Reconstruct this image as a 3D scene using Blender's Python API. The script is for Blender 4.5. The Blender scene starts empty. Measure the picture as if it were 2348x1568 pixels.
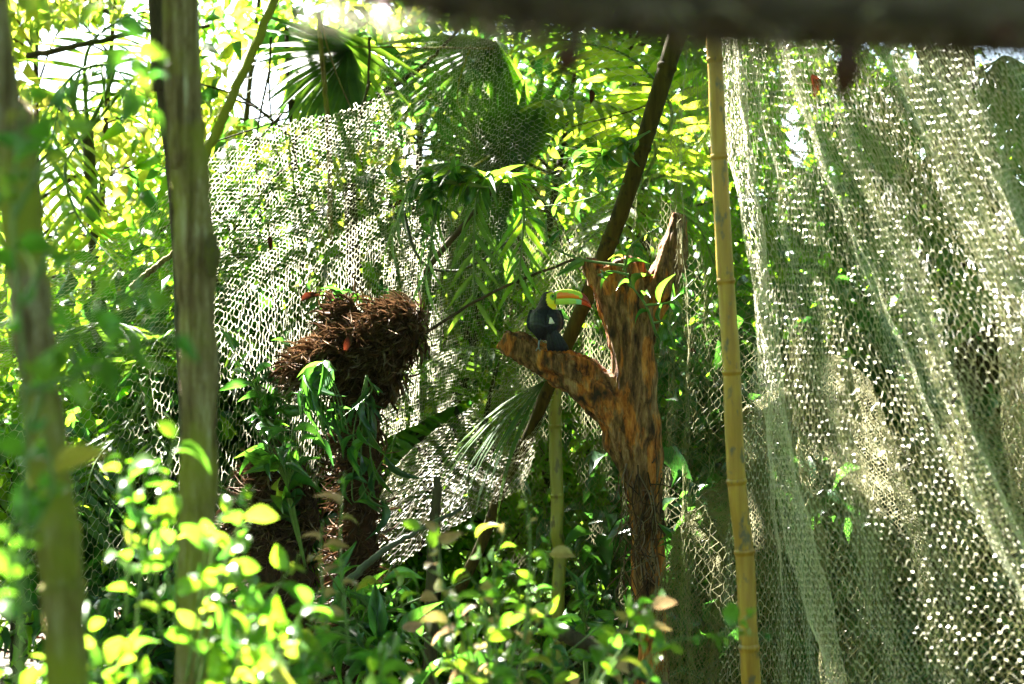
import bpy, math, random
import numpy as np
from mathutils import Vector, Matrix, noise as mnoise

random.seed(7)
rng = np.random.default_rng(7)
SC = bpy.context.scene
COL = SC.collection

# ------------------------------------------------------------------ camera
PITCH = math.radians(2.0)
CAMZ = 1.6
LENS = 70.0
K = 36.0 / LENS
VW, VH = 2347.0, 1568.0
cd = bpy.data.cameras.new('camera')
cam = bpy.data.objects.new('camera', cd)
COL.objects.link(cam)
cam.location = (0, 0, CAMZ)
cam.rotation_euler = (math.pi / 2 + PITCH, 0, 0)
cd.lens = LENS
cd.sensor_width = 36
cd.clip_start = 0.05
cd.clip_end = 2000
cd.dof.use_dof = True
cd.dof.focus_distance = 7.95
cd.dof.aperture_fstop = 3.6
SC.camera = cam

# ------------------------------------------------------------------ sky, sun, exposure
SUN = np.array([-0.42, 0.66, 0.90])
SUN /= np.linalg.norm(SUN)
SUN_EL = math.asin(SUN[2])
SUN_AZ = math.atan2(SUN[0], SUN[1])
w = bpy.data.worlds.new('World')
SC.world = w
w.use_nodes = True
nt = w.node_tree
for n in list(nt.nodes):
    nt.nodes.remove(n)
sky = nt.nodes.new('ShaderNodeTexSky')
sky.sky_type = 'NISHITA'
sky.sun_disc = False
sky.sun_elevation = SUN_EL
sky.sun_rotation = SUN_AZ
sky.dust_density = 2.0
bg = nt.nodes.new('ShaderNodeBackground')
bg.inputs['Strength'].default_value = 0.05
wo = nt.nodes.new('ShaderNodeOutputWorld')
nt.links.new(sky.outputs[0], bg.inputs[0])
nt.links.new(bg.outputs[0], wo.inputs[0])
sd = bpy.data.lights.new('sun', 'SUN')
sd.energy = 5.0
sd.angle = math.radians(0.5)
sd.color = (1.0, 0.95, 0.86)
so = bpy.data.objects.new('sun', sd)
COL.objects.link(so)
so.rotation_euler = Vector(SUN).to_track_quat('Z', 'Y').to_euler()
so.location = (0, 0, 30)
SC.view_settings.view_transform = 'Standard'
SC.view_settings.look = 'None'
SC.view_settings.gamma = 1.0
SC.view_settings.use_curve_mapping = False
SC.view_settings.exposure = 4.4
cy = SC.cycles
cy.max_bounces = 8
cy.diffuse_bounces = 4
cy.glossy_bounces = 3
cy.transmission_bounces = 6
cy.transparent_max_bounces = 8
cy.sample_clamp_indirect = 6.0
cy.caustics_reflective = False
cy.caustics_refractive = False


# ------------------------------------------------------------------ helpers
def at(vx, vy, d):
    """point that the camera sees at picture position (vx, vy) at depth d"""
    x = (vx / VW - 0.5) * K * d
    y = -(vy - VH / 2) / VW * K * d
    c, s = math.cos(PITCH), math.sin(PITCH)
    return np.array([x, d * c - y * s, CAMZ + d * s + y * c])


def px(n, d):
    return n / VW * K * d


def project(P):
    c, s = math.cos(PITCH), math.sin(PITCH)
    y, z = P[:, 1], P[:, 2] - CAMZ
    d = y * c + z * s
    up = -y * s + z * c
    return (P[:, 0] / (K * d) + 0.5) * VW, VH / 2 - up / (K * d) * VW


def unit(v):
    v = np.asarray(v, float)
    return v / np.maximum(np.linalg.norm(v, axis=-1, keepdims=True), 1e-9)


def inpoly(x, y, poly):
    r = np.zeros(len(x), bool)
    n = len(poly)
    for i in range(n):
        x0, y0 = poly[i]
        x1, y1 = poly[(i + 1) % n]
        c = ((y0 > y) != (y1 > y))
        if y1 != y0:
            r ^= c & (x < (x1 - x0) * (y - y0) / (y1 - y0) + x0)
    return r


def mesh_data(name, verts, faces, mats, smooth=False, midx=None):
    me = bpy.data.meshes.new(name)
    verts = np.asarray(verts, np.float32)
    if isinstance(faces, np.ndarray) and faces.ndim == 2:
        k = faces.shape[1]
        nf = len(faces)
        me.vertices.add(len(verts))
        me.vertices.foreach_set('co', verts.ravel())
        me.loops.add(nf * k)
        me.loops.foreach_set('vertex_index', faces.astype(np.int32).ravel())
        me.polygons.add(nf)
        me.polygons.foreach_set('loop_start', np.arange(0, nf * k, k, dtype=np.int32))
        me.update(calc_edges=True)
    else:
        me.from_pydata([tuple(map(float, v)) for v in verts], [], [tuple(int(i) for i in f) for f in faces])
        me.update()
    if not isinstance(mats, (list, tuple)):
        mats = [mats]
    for m in mats:
        me.materials.append(m)
    if midx is not None:
        me.polygons.foreach_set('material_index', np.asarray(midx, np.int32))
    if smooth:
        me.polygons.foreach_set('use_smooth', np.ones(len(me.polygons), bool))
    return me


def obj(name, me, parent=None, kind=None, loc=None):
    o = bpy.data.objects.new(name, me)
    COL.objects.link(o)
    if parent is not None:
        o.parent = parent
    if loc is not None:
        o.location = loc
    if kind:
        o['kind'] = kind
    return o


def tag(o, label, cat, group=None, kind=None):
    o['label'] = label
    o['category'] = cat
    if group:
        o['group'] = group
    if kind:
        o['kind'] = kind
    return o


def thing(name, label, cat, loc, group=None):
    o = bpy.data.objects.new(name, None)
    COL.objects.link(o)
    o.location = tuple(float(c) for c in loc)
    o.empty_display_size = 0.1
    return tag(o, label, cat, group)


def rel(verts, root):
    return np.asarray(verts, float) - np.array(root.location)


def smooth_path(pts, n):
    """Catmull-Rom through pts (k x m)"""
    P = np.asarray(pts, float)
    if len(P) == 2:
        t = np.linspace(0, 1, n)[:, None]
        return P[0] * (1 - t) + P[1] * t
    Q = np.vstack([2 * P[0] - P[1], P, 2 * P[-1] - P[-2]])
    s = np.linspace(0, len(P) - 1 - 1e-6, n)
    i = s.astype(int)
    t = (s - i)[:, None]
    a, b, c, d = Q[i], Q[i + 1], Q[i + 2], Q[i + 3]
    return 0.5 * (2 * b + (c - a) * t + (2 * a - 5 * b + 4 * c - d) * t ** 2 + (3 * b - a - 3 * c + d) * t ** 3)


def tube(path, radii, sides=8, cap=True, rough=0.0, seed=0):
    """verts, quads of a tapered tube along path"""
    P = np.asarray(path, float)
    n = len(P)
    R = np.asarray(radii, float)
    if R.ndim == 0:
        R = np.full(n, float(R))
    T = np.gradient(P, axis=0)
    T = unit(T)
    ref = np.array([0, 1.0, 0]) if abs(T[0, 1]) < 0.9 else np.array([1.0, 0, 0])
    A = unit(np.cross(T, ref))
    B = np.cross(T, A)
    th = np.linspace(0, 2 * math.pi, sides, endpoint=False)
    rr = R[:, None] * np.ones(sides)
    if rough:
        g = np.random.default_rng(seed)
        col = 1 + rough * g.uniform(-1, 1, sides)
        rr = rr * col * (1 + 0.5 * rough * g.uniform(-1, 1, (n, sides)))
    V = P[:, None, :] + rr[:, :, None] * (np.cos(th)[None, :, None] * A[:, None, :] + np.sin(th)[None, :, None] * B[:, None, :])
    V = V.reshape(-1, 3)
    i = np.arange(n - 1)[:, None] * sides
    j = np.arange(sides)[None, :]
    F = np.stack([i + j, i + (j + 1) % sides, i + sides + (j + 1) % sides, i + sides + j], -1).reshape(-1, 4)
    if cap:
        c0, c1 = len(V), len(V) + 1
        V = np.vstack([V, P[0], P[-1]])
        k = np.arange(sides)
        k2 = (k + 1) % sides
        b = (n - 1) * sides
        F = np.vstack([F, np.stack([k2, k, np.full(sides, c0), np.full(sides, c0)], -1)[:0],])
        tri0 = [(int(k2[q]), int(k[q]), c0) for q in range(sides)]
        tri1 = [(int(b + k[q]), int(b + k2[q]), c1) for q in range(sides)]
        return V, [tuple(map(int, f)) for f in F] + tri0 + tri1
    return V, F


def join(parts):
    VV, FF, o = [], [], 0
    for V, F in parts:
        VV.append(np.asarray(V, float))
        FF.extend([tuple(int(i) + o for i in f) for f in F])
        o += len(V)
    return np.vstack(VV), FF


def joinq(parts):
    """join arrays of faces with equal size"""
    VV, FF, o = [], [], 0
    for V, F in parts:
        VV.append(V)
        FF.append(np.asarray(F) + o)
        o += len(V)
    return np.vstack(VV), np.vstack(FF)


# leaf templates: u along, v across, w up
def leaf_tpl(n=5, fold=0.18, droop=0.25, peak=0.45, power=1.0, wave=0.0):
    V, F = [], []
    us = np.linspace(0, 1, n + 1)
    for i, u in enumerate(us):
        x = u ** (math.log(0.5) / math.log(peak))
        hw = 0.5 * math.sin(math.pi * min(max(x, 0.0), 1.0)) ** power
        zc = 0.12 * math.sin(math.pi * u) - droop * u * u
        wv = wave * math.sin(u * 9.0)
        V.append((u, 0, zc))
        if 0 < i < n:
            V.append((u, hw, zc + fold * hw * 2 + wv))
            V.append((u, -hw, zc + fold * hw * 2 - wv))
    # index helper
    idx = []
    k = 0
    for i in range(n + 1):
        if 0 < i < n:
            idx.append((k, k + 1, k + 2))
            k += 3
        else:
            idx.append((k, k, k))
            k += 1
    for i in range(n):
        a, b = idx[i], idx[i + 1]
        for s in (1, 2):
            q = [a[0], b[0], b[s], a[s]] if s == 2 else [a[0], a[s], b[s], b[0]]
            r = []
            for t in q:
                if t not in r:
                    r.append(t)
            if len(r) == 4:
                F.append((r[0], r[1], r[2]))
                F.append((r[0], r[2], r[3]))
            elif len(r) == 3:
                F.append(tuple(r))
    return np.array(V, float), np.array(F, int)


TPL_FAR = leaf_tpl(2, 0.15, 0.2, 0.45)
TPL_MID = leaf_tpl(3, 0.16, 0.28, 0.42)
TPL_FIB = leaf_tpl(3, 0.1, 0.08, 0.42)
TPL_NEAR = [leaf_tpl(6, 0.14, 0.22, 0.45, 0.85), leaf_tpl(6, 0.22, 0.4, 0.40, 0.9, 0.03), leaf_tpl(6, 0.08, 0.1, 0.5, 0.8, 0.02)]
TPL_LANCE = [leaf_tpl(7, 0.2, 0.45, 0.38, 1.0), leaf_tpl(7, 0.2, 0.2, 0.42, 1.0, 0.03)]


def frames(D, N):
    D = unit(D)
    B = unit(np.cross(N, D))
    N2 = np.cross(D, B)
    return D, B, N2


def cloud(P, D, N, L, W, tpl):
    V, F = tpl
    D, B, N2 = frames(D, N)
    n = len(P)
    L = np.broadcast_to(L, n)[:, None, None]
    W = np.broadcast_to(W, n)[:, None, None]
    out = P[:, None, :] + D[:, None, :] * V[None, :, 0:1] * L + B[:, None, :] * V[None, :, 1:2] * W + N2[:, None, :] * V[None, :, 2:3] * L
    f = (F[None] + (np.arange(n) * len(V))[:, None, None]).reshape(-1, F.shape[1])
    return out.reshape(-1, 3), f


def mat_from(p, D, N, L, W):
    d, b, n = frames(np.asarray(D, float)[None], np.asarray(N, float)[None])
    d, b, n = d[0] * L, b[0] * W, n[0] * L
    return Matrix(((d[0], b[0], n[0], p[0]), (d[1], b[1], n[1], p[1]), (d[2], b[2], n[2], p[2]), (0, 0, 0, 1)))


# ------------------------------------------------------------------ materials
def new_mat(name):
    m = bpy.data.materials.new(name)
    m.use_nodes = True
    t = m.node_tree
    for n in list(t.nodes):
        t.nodes.remove(n)
    out = t.nodes.new('ShaderNodeOutputMaterial')
    return m, t, out


def N_(t, kind, **kw):
    n = t.nodes.new(kind)
    for k, v in kw.items():
        if k in n.inputs:
            n.inputs[k].default_value = v
        else:
            setattr(n, k, v)
    return n


def ramp(t, stops):
    r = t.nodes.new('ShaderNodeValToRGB')
    e = r.color_ramp.elements
    while len(e) < len(stops):
        e.new(0.5)
    for i, (p, c) in enumerate(stops):
        e[i].position = p
        e[i].color = (*c, 1)
    return r


def leaf_mat(name, cols, trans, fac=0.5, rough=0.38, spec=0.5, veins=False):
    """cols: list of reflectance colours spread at random over the leaves; trans: list of colours of the light that passes"""
    m, t, out = new_mat(name)
    geo = N_(t, 'ShaderNodeNewGeometry')
    oi = N_(t, 'ShaderNodeObjectInfo')
    add = N_(t, 'ShaderNodeMath', operation='ADD')
    fr = N_(t, 'ShaderNodeMath', operation='FRACT')
    t.links.new(geo.outputs['Random Per Island'], add.inputs[0])
    t.links.new(oi.outputs['Random'], add.inputs[1])
    t.links.new(add.outputs[0], fr.inputs[0])
    k = len(cols)
    r1 = ramp(t, [(i / max(k - 1, 1), c) for i, c in enumerate(cols)])
    k = len(trans)
    r2 = ramp(t, [(i / max(k - 1, 1), c) for i, c in enumerate(trans)])
    t.links.new(fr.outputs[0], r1.inputs[0])
    t.links.new(fr.outputs[0], r2.inputs[0])
    tc = N_(t, 'ShaderNodeTexCoord')
    nz = N_(t, 'ShaderNodeTexNoise', Scale=14.0, Detail=3.0)
    t.links.new(tc.outputs['Object'], nz.inputs['Vector'])
    rm = N_(t, 'ShaderNodeMapRange')
    rm.inputs['From Min'].default_value = 0.3
    rm.inputs['From Max'].default_value = 0.7
    rm.inputs['To Min'].default_value = 0.72
    rm.inputs['To Max'].default_value = 1.2
    t.links.new(nz.outputs[0], rm.inputs[0])
    if veins:
        nz.inputs['Scale'].default_value = 3.5
        sx = N_(t, 'ShaderNodeSeparateXYZ')
        t.links.new(tc.outputs['Object'], sx.inputs[0])
        ab = N_(t, 'ShaderNodeMath', operation='ABSOLUTE')
        t.links.new(sx.outputs[1], ab.inputs[0])
        l1 = N_(t, 'ShaderNodeMath', operation='MULTIPLY_ADD')
        t.links.new(ab.outputs[0], l1.inputs[0])
        l1.inputs[1].default_value = -0.8
        t.links.new(sx.outputs[0], l1.inputs[2])
        l2 = N_(t, 'ShaderNodeMath', operation='PINGPONG')
        t.links.new(l1.outputs[0], l2.inputs[0])
        l2.inputs[1].default_value = 0.055
        v1 = N_(t, 'ShaderNodeMapRange')
        t.links.new(l2.outputs[0], v1.inputs[0])
        v1.inputs['From Max'].default_value = 0.016
        v1.inputs['To Min'].default_value = 0.68
        v2 = N_(t, 'ShaderNodeMapRange')
        t.links.new(ab.outputs[0], v2.inputs[0])
        v2.inputs['From Min'].default_value = 0.012
        v2.inputs['From Max'].default_value = 0.03
        v2.inputs['To Min'].default_value = 0.55
        m1 = N_(t, 'ShaderNodeMath', operation='MULTIPLY')
        m2 = N_(t, 'ShaderNodeMath', operation='MULTIPLY')
        t.links.new(v1.outputs[0], m1.inputs[0])
        t.links.new(v2.outputs[0], m1.inputs[1])
        t.links.new(m1.outputs[0], m2.inputs[0])
        t.links.new(rm.outputs[0], m2.inputs[1])
        rm = m2

    def mul(c):
        mx = N_(t, 'ShaderNodeVectorMath', operation='SCALE')
        t.links.new(c, mx.inputs[0])
        t.links.new(rm.outputs[0], mx.inputs['Scale'])
        return mx.outputs[0]
    pb = N_(t, 'ShaderNodeBsdfPrincipled', Roughness=rough)
    pb.inputs['Specular IOR Level'].default_value = spec
    t.links.new(mul(r1.outputs[0]), pb.inputs['Base Color'])
    tr = N_(t, 'ShaderNodeBsdfTranslucent')
    t.links.new(mul(r2.outputs[0]), tr.inputs[0])
    mix = N_(t, 'ShaderNodeMixShader')
    mix.inputs[0].default_value = fac
    t.links.new(pb.outputs[0], mix.inputs[1])
    t.links.new(tr.outputs[0], mix.inputs[2])
    t.links.new(mix.outputs[0], out.inputs[0])
    return m


def bark_mat(name, cols, scale=(6, 6, 1.2), bump=0.5, rough=0.85, moss=None, moss_amt=0.45, fine=30.0):
    m, t, out = new_mat(name)
    tc = N_(t, 'ShaderNodeTexCoord')
    mp = N_(t, 'ShaderNodeMapping')
    mp.inputs['Scale'].default_value = scale
    t.links.new(tc.outputs['Object'], mp.inputs[0])
    n1 = N_(t, 'ShaderNodeTexNoise', Scale=3.0, Detail=8.0, Roughness=0.65)
    n2 = N_(t, 'ShaderNodeTexNoise', Scale=fine, Detail=4.0, Roughness=0.6)
    n3 = N_(t, 'ShaderNodeTexNoise', Scale=4.0, Detail=5.0)
    t.links.new(mp.outputs[0], n1.inputs[0])
    t.links.new(mp.outputs[0], n2.inputs[0])
    t.links.new(tc.outputs['Object'], n3.inputs[0])
    mixn = N_(t, 'ShaderNodeMath', operation='ADD')
    mul = N_(t, 'ShaderNodeMath', operation='MULTIPLY')
    mul.inputs[1].default_value = 0.35
    t.links.new(n2.outputs[0], mul.inputs[0])
    t.links.new(n1.outputs[0], mixn.inputs[0])
    t.links.new(mul.outputs[0], mixn.inputs[1])
    k = len(cols)
    r = ramp(t, [(0.42 + 0.48 * i / max(k - 1, 1), c) for i, c in enumerate(cols)])
    t.links.new(mixn.outputs[0], r.inputs[0])
    colour = r.outputs[0]
    if moss:
        mr = N_(t, 'ShaderNodeMapRange')
        mr.inputs['From Min'].default_value = 1 - moss_amt - 0.08
        mr.inputs['From Max'].default_value = 1 - moss_amt + 0.1
        t.links.new(n3.outputs[0], mr.inputs[0])
        mx = N_(t, 'ShaderNodeMix', data_type='RGBA')
        t.links.new(mr.outputs[0], mx.inputs[0])
        t.links.new(colour, mx.inputs[6])
        mx.inputs[7].default_value = (*moss, 1)
        colour = mx.outputs[2]
    pb = N_(t, 'ShaderNodeBsdfPrincipled', Roughness=rough)
    pb.inputs['Specular IOR Level'].default_value = 0.25
    t.links.new(colour, pb.inputs['Base Color'])
    bp = N_(t, 'ShaderNodeBump', Strength=bump, Distance=0.02)
    t.links.new(mixn.outputs[0], bp.inputs['Height'])
    t.links.new(bp.outputs[0], pb.inputs['Normal'])
    t.links.new(pb.outputs[0], out.inputs[0])
    return m


def plain_mat(name, col, rough=0.6, spec=0.4, trans=None, fac=0.4, var=0.15, scale=20.0):
    m, t, out = new_mat(name)
    tc = N_(t, 'ShaderNodeTexCoord')
    nz = N_(t, 'ShaderNodeTexNoise', Scale=scale, Detail=4.0)
    t.links.new(tc.outputs['Object'], nz.inputs[0])
    r = ramp(t, [(0.3, tuple(c * (1 - var) for c in col)), (0.7, tuple(min(1, c * (1 + var)) for c in col))])
    t.links.new(nz.outputs[0], r.inputs[0])
    pb = N_(t, 'ShaderNodeBsdfPrincipled', Roughness=rough)
    pb.inputs['Specular IOR Level'].default_value = spec
    t.links.new(r.outputs[0], pb.inputs['Base Color'])
    if trans:
        tr = N_(t, 'ShaderNodeBsdfTranslucent')
        tr.inputs[0].default_value = (*trans, 1)
        mix = N_(t, 'ShaderNodeMixShader')
        mix.inputs[0].default_value = fac
        t.links.new(pb.outputs[0], mix.inputs[1])
        t.links.new(tr.outputs[0], mix.inputs[2])
        t.links.new(mix.outputs[0], out.inputs[0])
    else:
        t.links.new(pb.outputs[0], out.inputs[0])
    return m


def painted_mat(name, rough=0.45, spec=0.5, bump=0.0):
    """the thing's own colours come from the mesh's colour attribute"""
    m, t, out = new_mat(name)
    a = N_(t, 'ShaderNodeVertexColor', layer_name='Col')
    pb = N_(t, 'ShaderNodeBsdfPrincipled', Roughness=rough)
    pb.inputs['Specular IOR Level'].default_value = spec
    t.links.new(a.outputs[0], pb.inputs['Base Color'])
    if bump:
        tc = N_(t, 'ShaderNodeTexCoord')
        mp = N_(t, 'ShaderNodeMapping')
        mp.inputs['Scale'].default_value = (260, 260, 70)
        nz = N_(t, 'ShaderNodeTexNoise', Scale=1.0, Detail=3.0)
        t.links.new(tc.outputs['Object'], mp.inputs[0])
        t.links.new(mp.outputs[0], nz.inputs[0])
        bp = N_(t, 'ShaderNodeBump', Strength=bump, Distance=0.004)
        t.links.new(nz.outputs[0], bp.inputs['Height'])
        t.links.new(bp.outputs[0], pb.inputs['Normal'])
    t.links.new(pb.outputs[0], out.inputs[0])
    return m


M = {}
M['leaf_fresh'] = leaf_mat('fresh leaf', [(.07, .16, .015), (.10, .20, .02), (.05, .13, .02)], [(.24, .52, .015), (.40, .60, .03), (.16, .44, .02)], 0.52)
M['leaf_yellow'] = leaf_mat('yellow green leaf', [(.10, .14, .02), (.13, .15, .02), (.08, .13, .02), (.14, .13, .03)], [(.36, .54, .03), (.50, .54, .05), (.26, .48, .03), (.55, .47, .07)], 0.5)
M['leaf_green'] = leaf_mat('mid green leaf', [(.04, .11, .012), (.06, .15, .012), (.03, .09, .015)], [(.22, .55, .012), (.36, .64, .02), (.12, .45, .02)], 0.53, 0.36)
M['leaf_dark'] = leaf_mat('dark glossy leaf', [(.02, .06, .025), (.03, .085, .03), (.025, .06, .03)], [(.08, .28, .03), (.12, .36, .03), (.05, .2, .03)], 0.38, 0.28, 0.6)
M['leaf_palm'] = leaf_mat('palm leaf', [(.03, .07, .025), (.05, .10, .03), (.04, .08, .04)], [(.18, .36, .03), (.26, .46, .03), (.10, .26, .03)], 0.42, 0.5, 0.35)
M['leaf_palm_lit'] = leaf_mat('sunlit palm leaf', [(.07, .14, .02), (.10, .17, .02)], [(.48, .65, .03), (.58, .70, .05), (.35, .58, .03)], 0.55, 0.4)  # brighter copy of the palm leaf, sunlight put into its colours
M['leaf_pink'] = leaf_mat('coppery young leaf', [(.22, .14, .07), (.16, .16, .05), (.26, .16, .10)], [(.55, .35, .18), (.50, .42, .12), (.6, .36, .25)], 0.45)
M['leaf_dead'] = leaf_mat('dead leaf', [(.05, .018, .008), (.03, .014, .008), (.065, .022, .010)], [(.07, .012, .005), (.06, .014, .005)], 0.3, 0.6, 0.2)
M['leaf_canopy'] = leaf_mat('canopy leaf', [(.04, .09, .02), (.06, .12, .02)], [(.14, .30, .02), (.2, .35, .02)], 0.42)
M['bark_mossy'] = bark_mat('mossy sapling bark', [(.022, .013, .005), (.10, .065, .026), (.25, .185, .09), (.50, .45, .32)], (20, 20, 1.6), 1.0, moss=(.24, .25, .02), moss_amt=0.48)
M['bark_dark'] = bark_mat('dark bark', [(.012, .009, .005), (.045, .034, .018), (.10, .075, .045)], (5, 5, 1.2), 0.6, moss=(.04, .05, .015), moss_amt=0.4)
M['bark_beam'] = bark_mat('weathered dark rail', [(.02, .012, .009), (.09, .055, .038), (.24, .17, .13)], (3, 14, 14), 1.0)
M['twig'] = plain_mat('green brown twig', (.10, .09, .04), 0.6, 0.3, var=0.3)
M['twig_green'] = plain_mat('green stem', (.08, .14, .03), 0.5, 0.4, var=0.2)
M['vine'] = plain_mat('dark vine stem', (.05, .06, .035), 0.6, 0.3, var=0.3)
M['fibre'] = leaf_mat('rusty root fibre', [(.03, .017, .010), (.085, .046, .024), (.14, .075, .038), (.045, .028, .018), (.28, .20, .13), (.10, .058, .034)], [(.2, .1, .05), (.24, .13, .06)], 0.1, 0.7, 0.2)
M['peat'] = bark_mat('peaty root core', [(.015, .009, .006), (.05, .025, .013), (.11, .05, .025)], (10, 10, 6), 1.0, fine=40)
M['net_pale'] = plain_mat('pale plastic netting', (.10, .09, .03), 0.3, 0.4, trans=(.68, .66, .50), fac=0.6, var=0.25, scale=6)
M['glint_gloss'] = plain_mat('glossy glint plastic', (.50, .47, .40), .14, .8, trans=(.7, .66, .55), fac=.4, var=.2, scale=6)  # for the bits added only to catch the sun as glints
M['net_shaded'] = plain_mat('shaded olive netting', (.15, .13, .035), 0.4, 0.4, trans=(.28, .27, .16), fac=0.5, var=0.3, scale=5)  # same netting, with its shaded tone put into the colour


def bamboo_mat(name, c0, c1, spot, rough=.42):
    m, t, out = new_mat(name)
    tc = N_(t, 'ShaderNodeTexCoord')
    mp = N_(t, 'ShaderNodeMapping')
    mp.inputs['Scale'].default_value = (22, 22, 2.2)
    t.links.new(tc.outputs['Object'], mp.inputs[0])
    n1 = N_(t, 'ShaderNodeTexNoise', Scale=2.0, Detail=6.0)
    t.links.new(mp.outputs[0], n1.inputs[0])
    r = ramp(t, [(0.3, c0), (0.7, c1)])
    t.links.new(n1.outputs[0], r.inputs[0])
    mp2 = N_(t, 'ShaderNodeMapping')
    mp2.inputs['Scale'].default_value = (30, 30, 16)
    t.links.new(tc.outputs['Object'], mp2.inputs[0])
    n2 = N_(t, 'ShaderNodeTexNoise', Scale=1.0, Detail=3.0)
    t.links.new(mp2.outputs[0], n2.inputs[0])
    mr = N_(t, 'ShaderNodeMapRange')
    mr.inputs['From Min'].default_value = 0.57
    mr.inputs['From Max'].default_value = 0.68
    t.links.new(n2.outputs[0], mr.inputs[0])
    mx = N_(t, 'ShaderNodeMix', data_type='RGBA')
    t.links.new(mr.outputs[0], mx.inputs[0])
    t.links.new(r.outputs[0], mx.inputs[6])
    mx.inputs[7].default_value = (*spot, 1)
    pb = N_(t, 'ShaderNodeBsdfPrincipled', Roughness=rough)
    pb.inputs['Specular IOR Level'].default_value = .5 if rough < .5 else .15
    t.links.new(mx.outputs[2], pb.inputs['Base Color'])
    bp = N_(t, 'ShaderNodeBump', Strength=0.25, Distance=0.004)
    t.links.new(n1.outputs[0], bp.inputs['Height'])
    t.links.new(bp.outputs[0], pb.inputs['Normal'])
    t.links.new(pb.outputs[0], out.inputs[0])
    return m


M['bamboo_yellow'] = bamboo_mat('yellow bamboo', (.24, .12, .010), (.38, .23, .028), (.11, .085, .045))
M['bamboo_green'] = bamboo_mat('green bamboo', (.13, .14, .012), (.22, .22, .03), (.08, .07, .02))
M['bamboo_brown'] = bamboo_mat('brown bamboo', (.024, .018, .003), (.062, .048, .008), (.015, .011, .005), .8)

# ------------------------------------------------------------------ the setting: ground and pond
gx = np.linspace(-1, 1, 121)
gx = np.sign(gx) * (np.abs(gx) ** 2.2) * 400
gy = np.linspace(-1, 1, 121)
gy = 20 + np.sign(gy) * (np.abs(gy) ** 2.2) * 420
XX, YY = np.meshgrid(gx, gy)
POND = (7.0, 24.0, 8.0, 12.5)
pr = np.sqrt(((XX - POND[0]) / POND[2]) ** 2 + ((YY - POND[1]) / POND[3]) ** 2)
ZZ = np.where(pr < 1.15, -0.7 * np.clip((1.15 - pr) / 0.25, 0, 1), 0)
nz = np.array([mnoise.noise(Vector((x * .15, y * .15, 0))) for x, y in zip(XX.ravel(), YY.ravel())]).reshape(XX.shape)
ZZ = ZZ + 0.12 * nz
gv = np.stack([XX, YY, ZZ], -1).reshape(-1, 3)
ii = (np.arange(120)[:, None] * 121 + np.arange(120)[None]).ravel()
gf = np.stack([ii, ii + 1, ii + 122, ii + 121], -1)
M['soil'] = bark_mat('forest floor', [(.02, .014, .009), (.055, .04, .025), (.11, .08, .05)], (2, 2, 2), 0.8, moss=(.04, .055, .02), moss_amt=0.45)
obj('ground', mesh_data('ground', gv, gf, M['soil'], True), kind='structure')
m, t, out = new_mat('pond water')
pb = N_(t, 'ShaderNodeBsdfPrincipled', Roughness=0.03)
pb.inputs['Base Color'].default_value = (.012, .016, .010, 1)
pb.inputs['IOR'].default_value = 1.33
tc = N_(t, 'ShaderNodeTexCoord')
nw = N_(t, 'ShaderNodeTexNoise', Scale=1.4, Detail=3.0)
t.links.new(tc.outputs['Object'], nw.inputs[0])
bp = N_(t, 'ShaderNodeBump', Strength=0.35, Distance=0.25)
t.links.new(nw.outputs[0], bp.inputs['Height'])
t.links.new(bp.outputs[0], pb.inputs['Normal'])
t.links.new(pb.outputs[0], out.inputs[0])
th = np.linspace(0, 2 * math.pi, 64, endpoint=False)
pv = np.vstack([np.stack([POND[0] + POND[2] * 1.12 * np.cos(th), POND[1] + POND[3] * 1.12 * np.sin(th), np.full(64, -0.28)], -1)])
obj('pond_water', mesh_data('pond_water', pv, [tuple(range(64))], m), kind='structure')

# fallen leaves on the ground
n = 5000
P = np.stack([rng.uniform(-6, 6, n), rng.uniform(2.5, 16, n), np.full(n, 0.0)], -1)
prr = np.sqrt(((P[:, 0] - POND[0]) / POND[2]) ** 2 + ((P[:, 1] - POND[1]) / POND[3]) ** 2)
P = P[prr > 1.2]
P[:, 2] = [0.12 * mnoise.noise(Vector((a * .15, b * .15, 0))) + 0.02 for a, b in P[:, :2]]
D = np.stack([rng.normal(size=len(P)), rng.normal(size=len(P)), rng.normal(size=len(P)) * .15], -1)
V, F = cloud(P, D, np.tile([0, 0, 1.0], (len(P), 1)) + rng.normal(size=(len(P), 3)) * .25, rng.uniform(.07, .14, len(P)), rng.uniform(.03, .06, len(P)), TPL_FAR)
obj('fallen_leaves', mesh_data('fallen_leaves', V, F, M['leaf_dead']), kind='stuff')
bpy.data.objects['fallen_leaves']['label'] = 'brown fallen leaves scattered over the forest floor'

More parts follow.
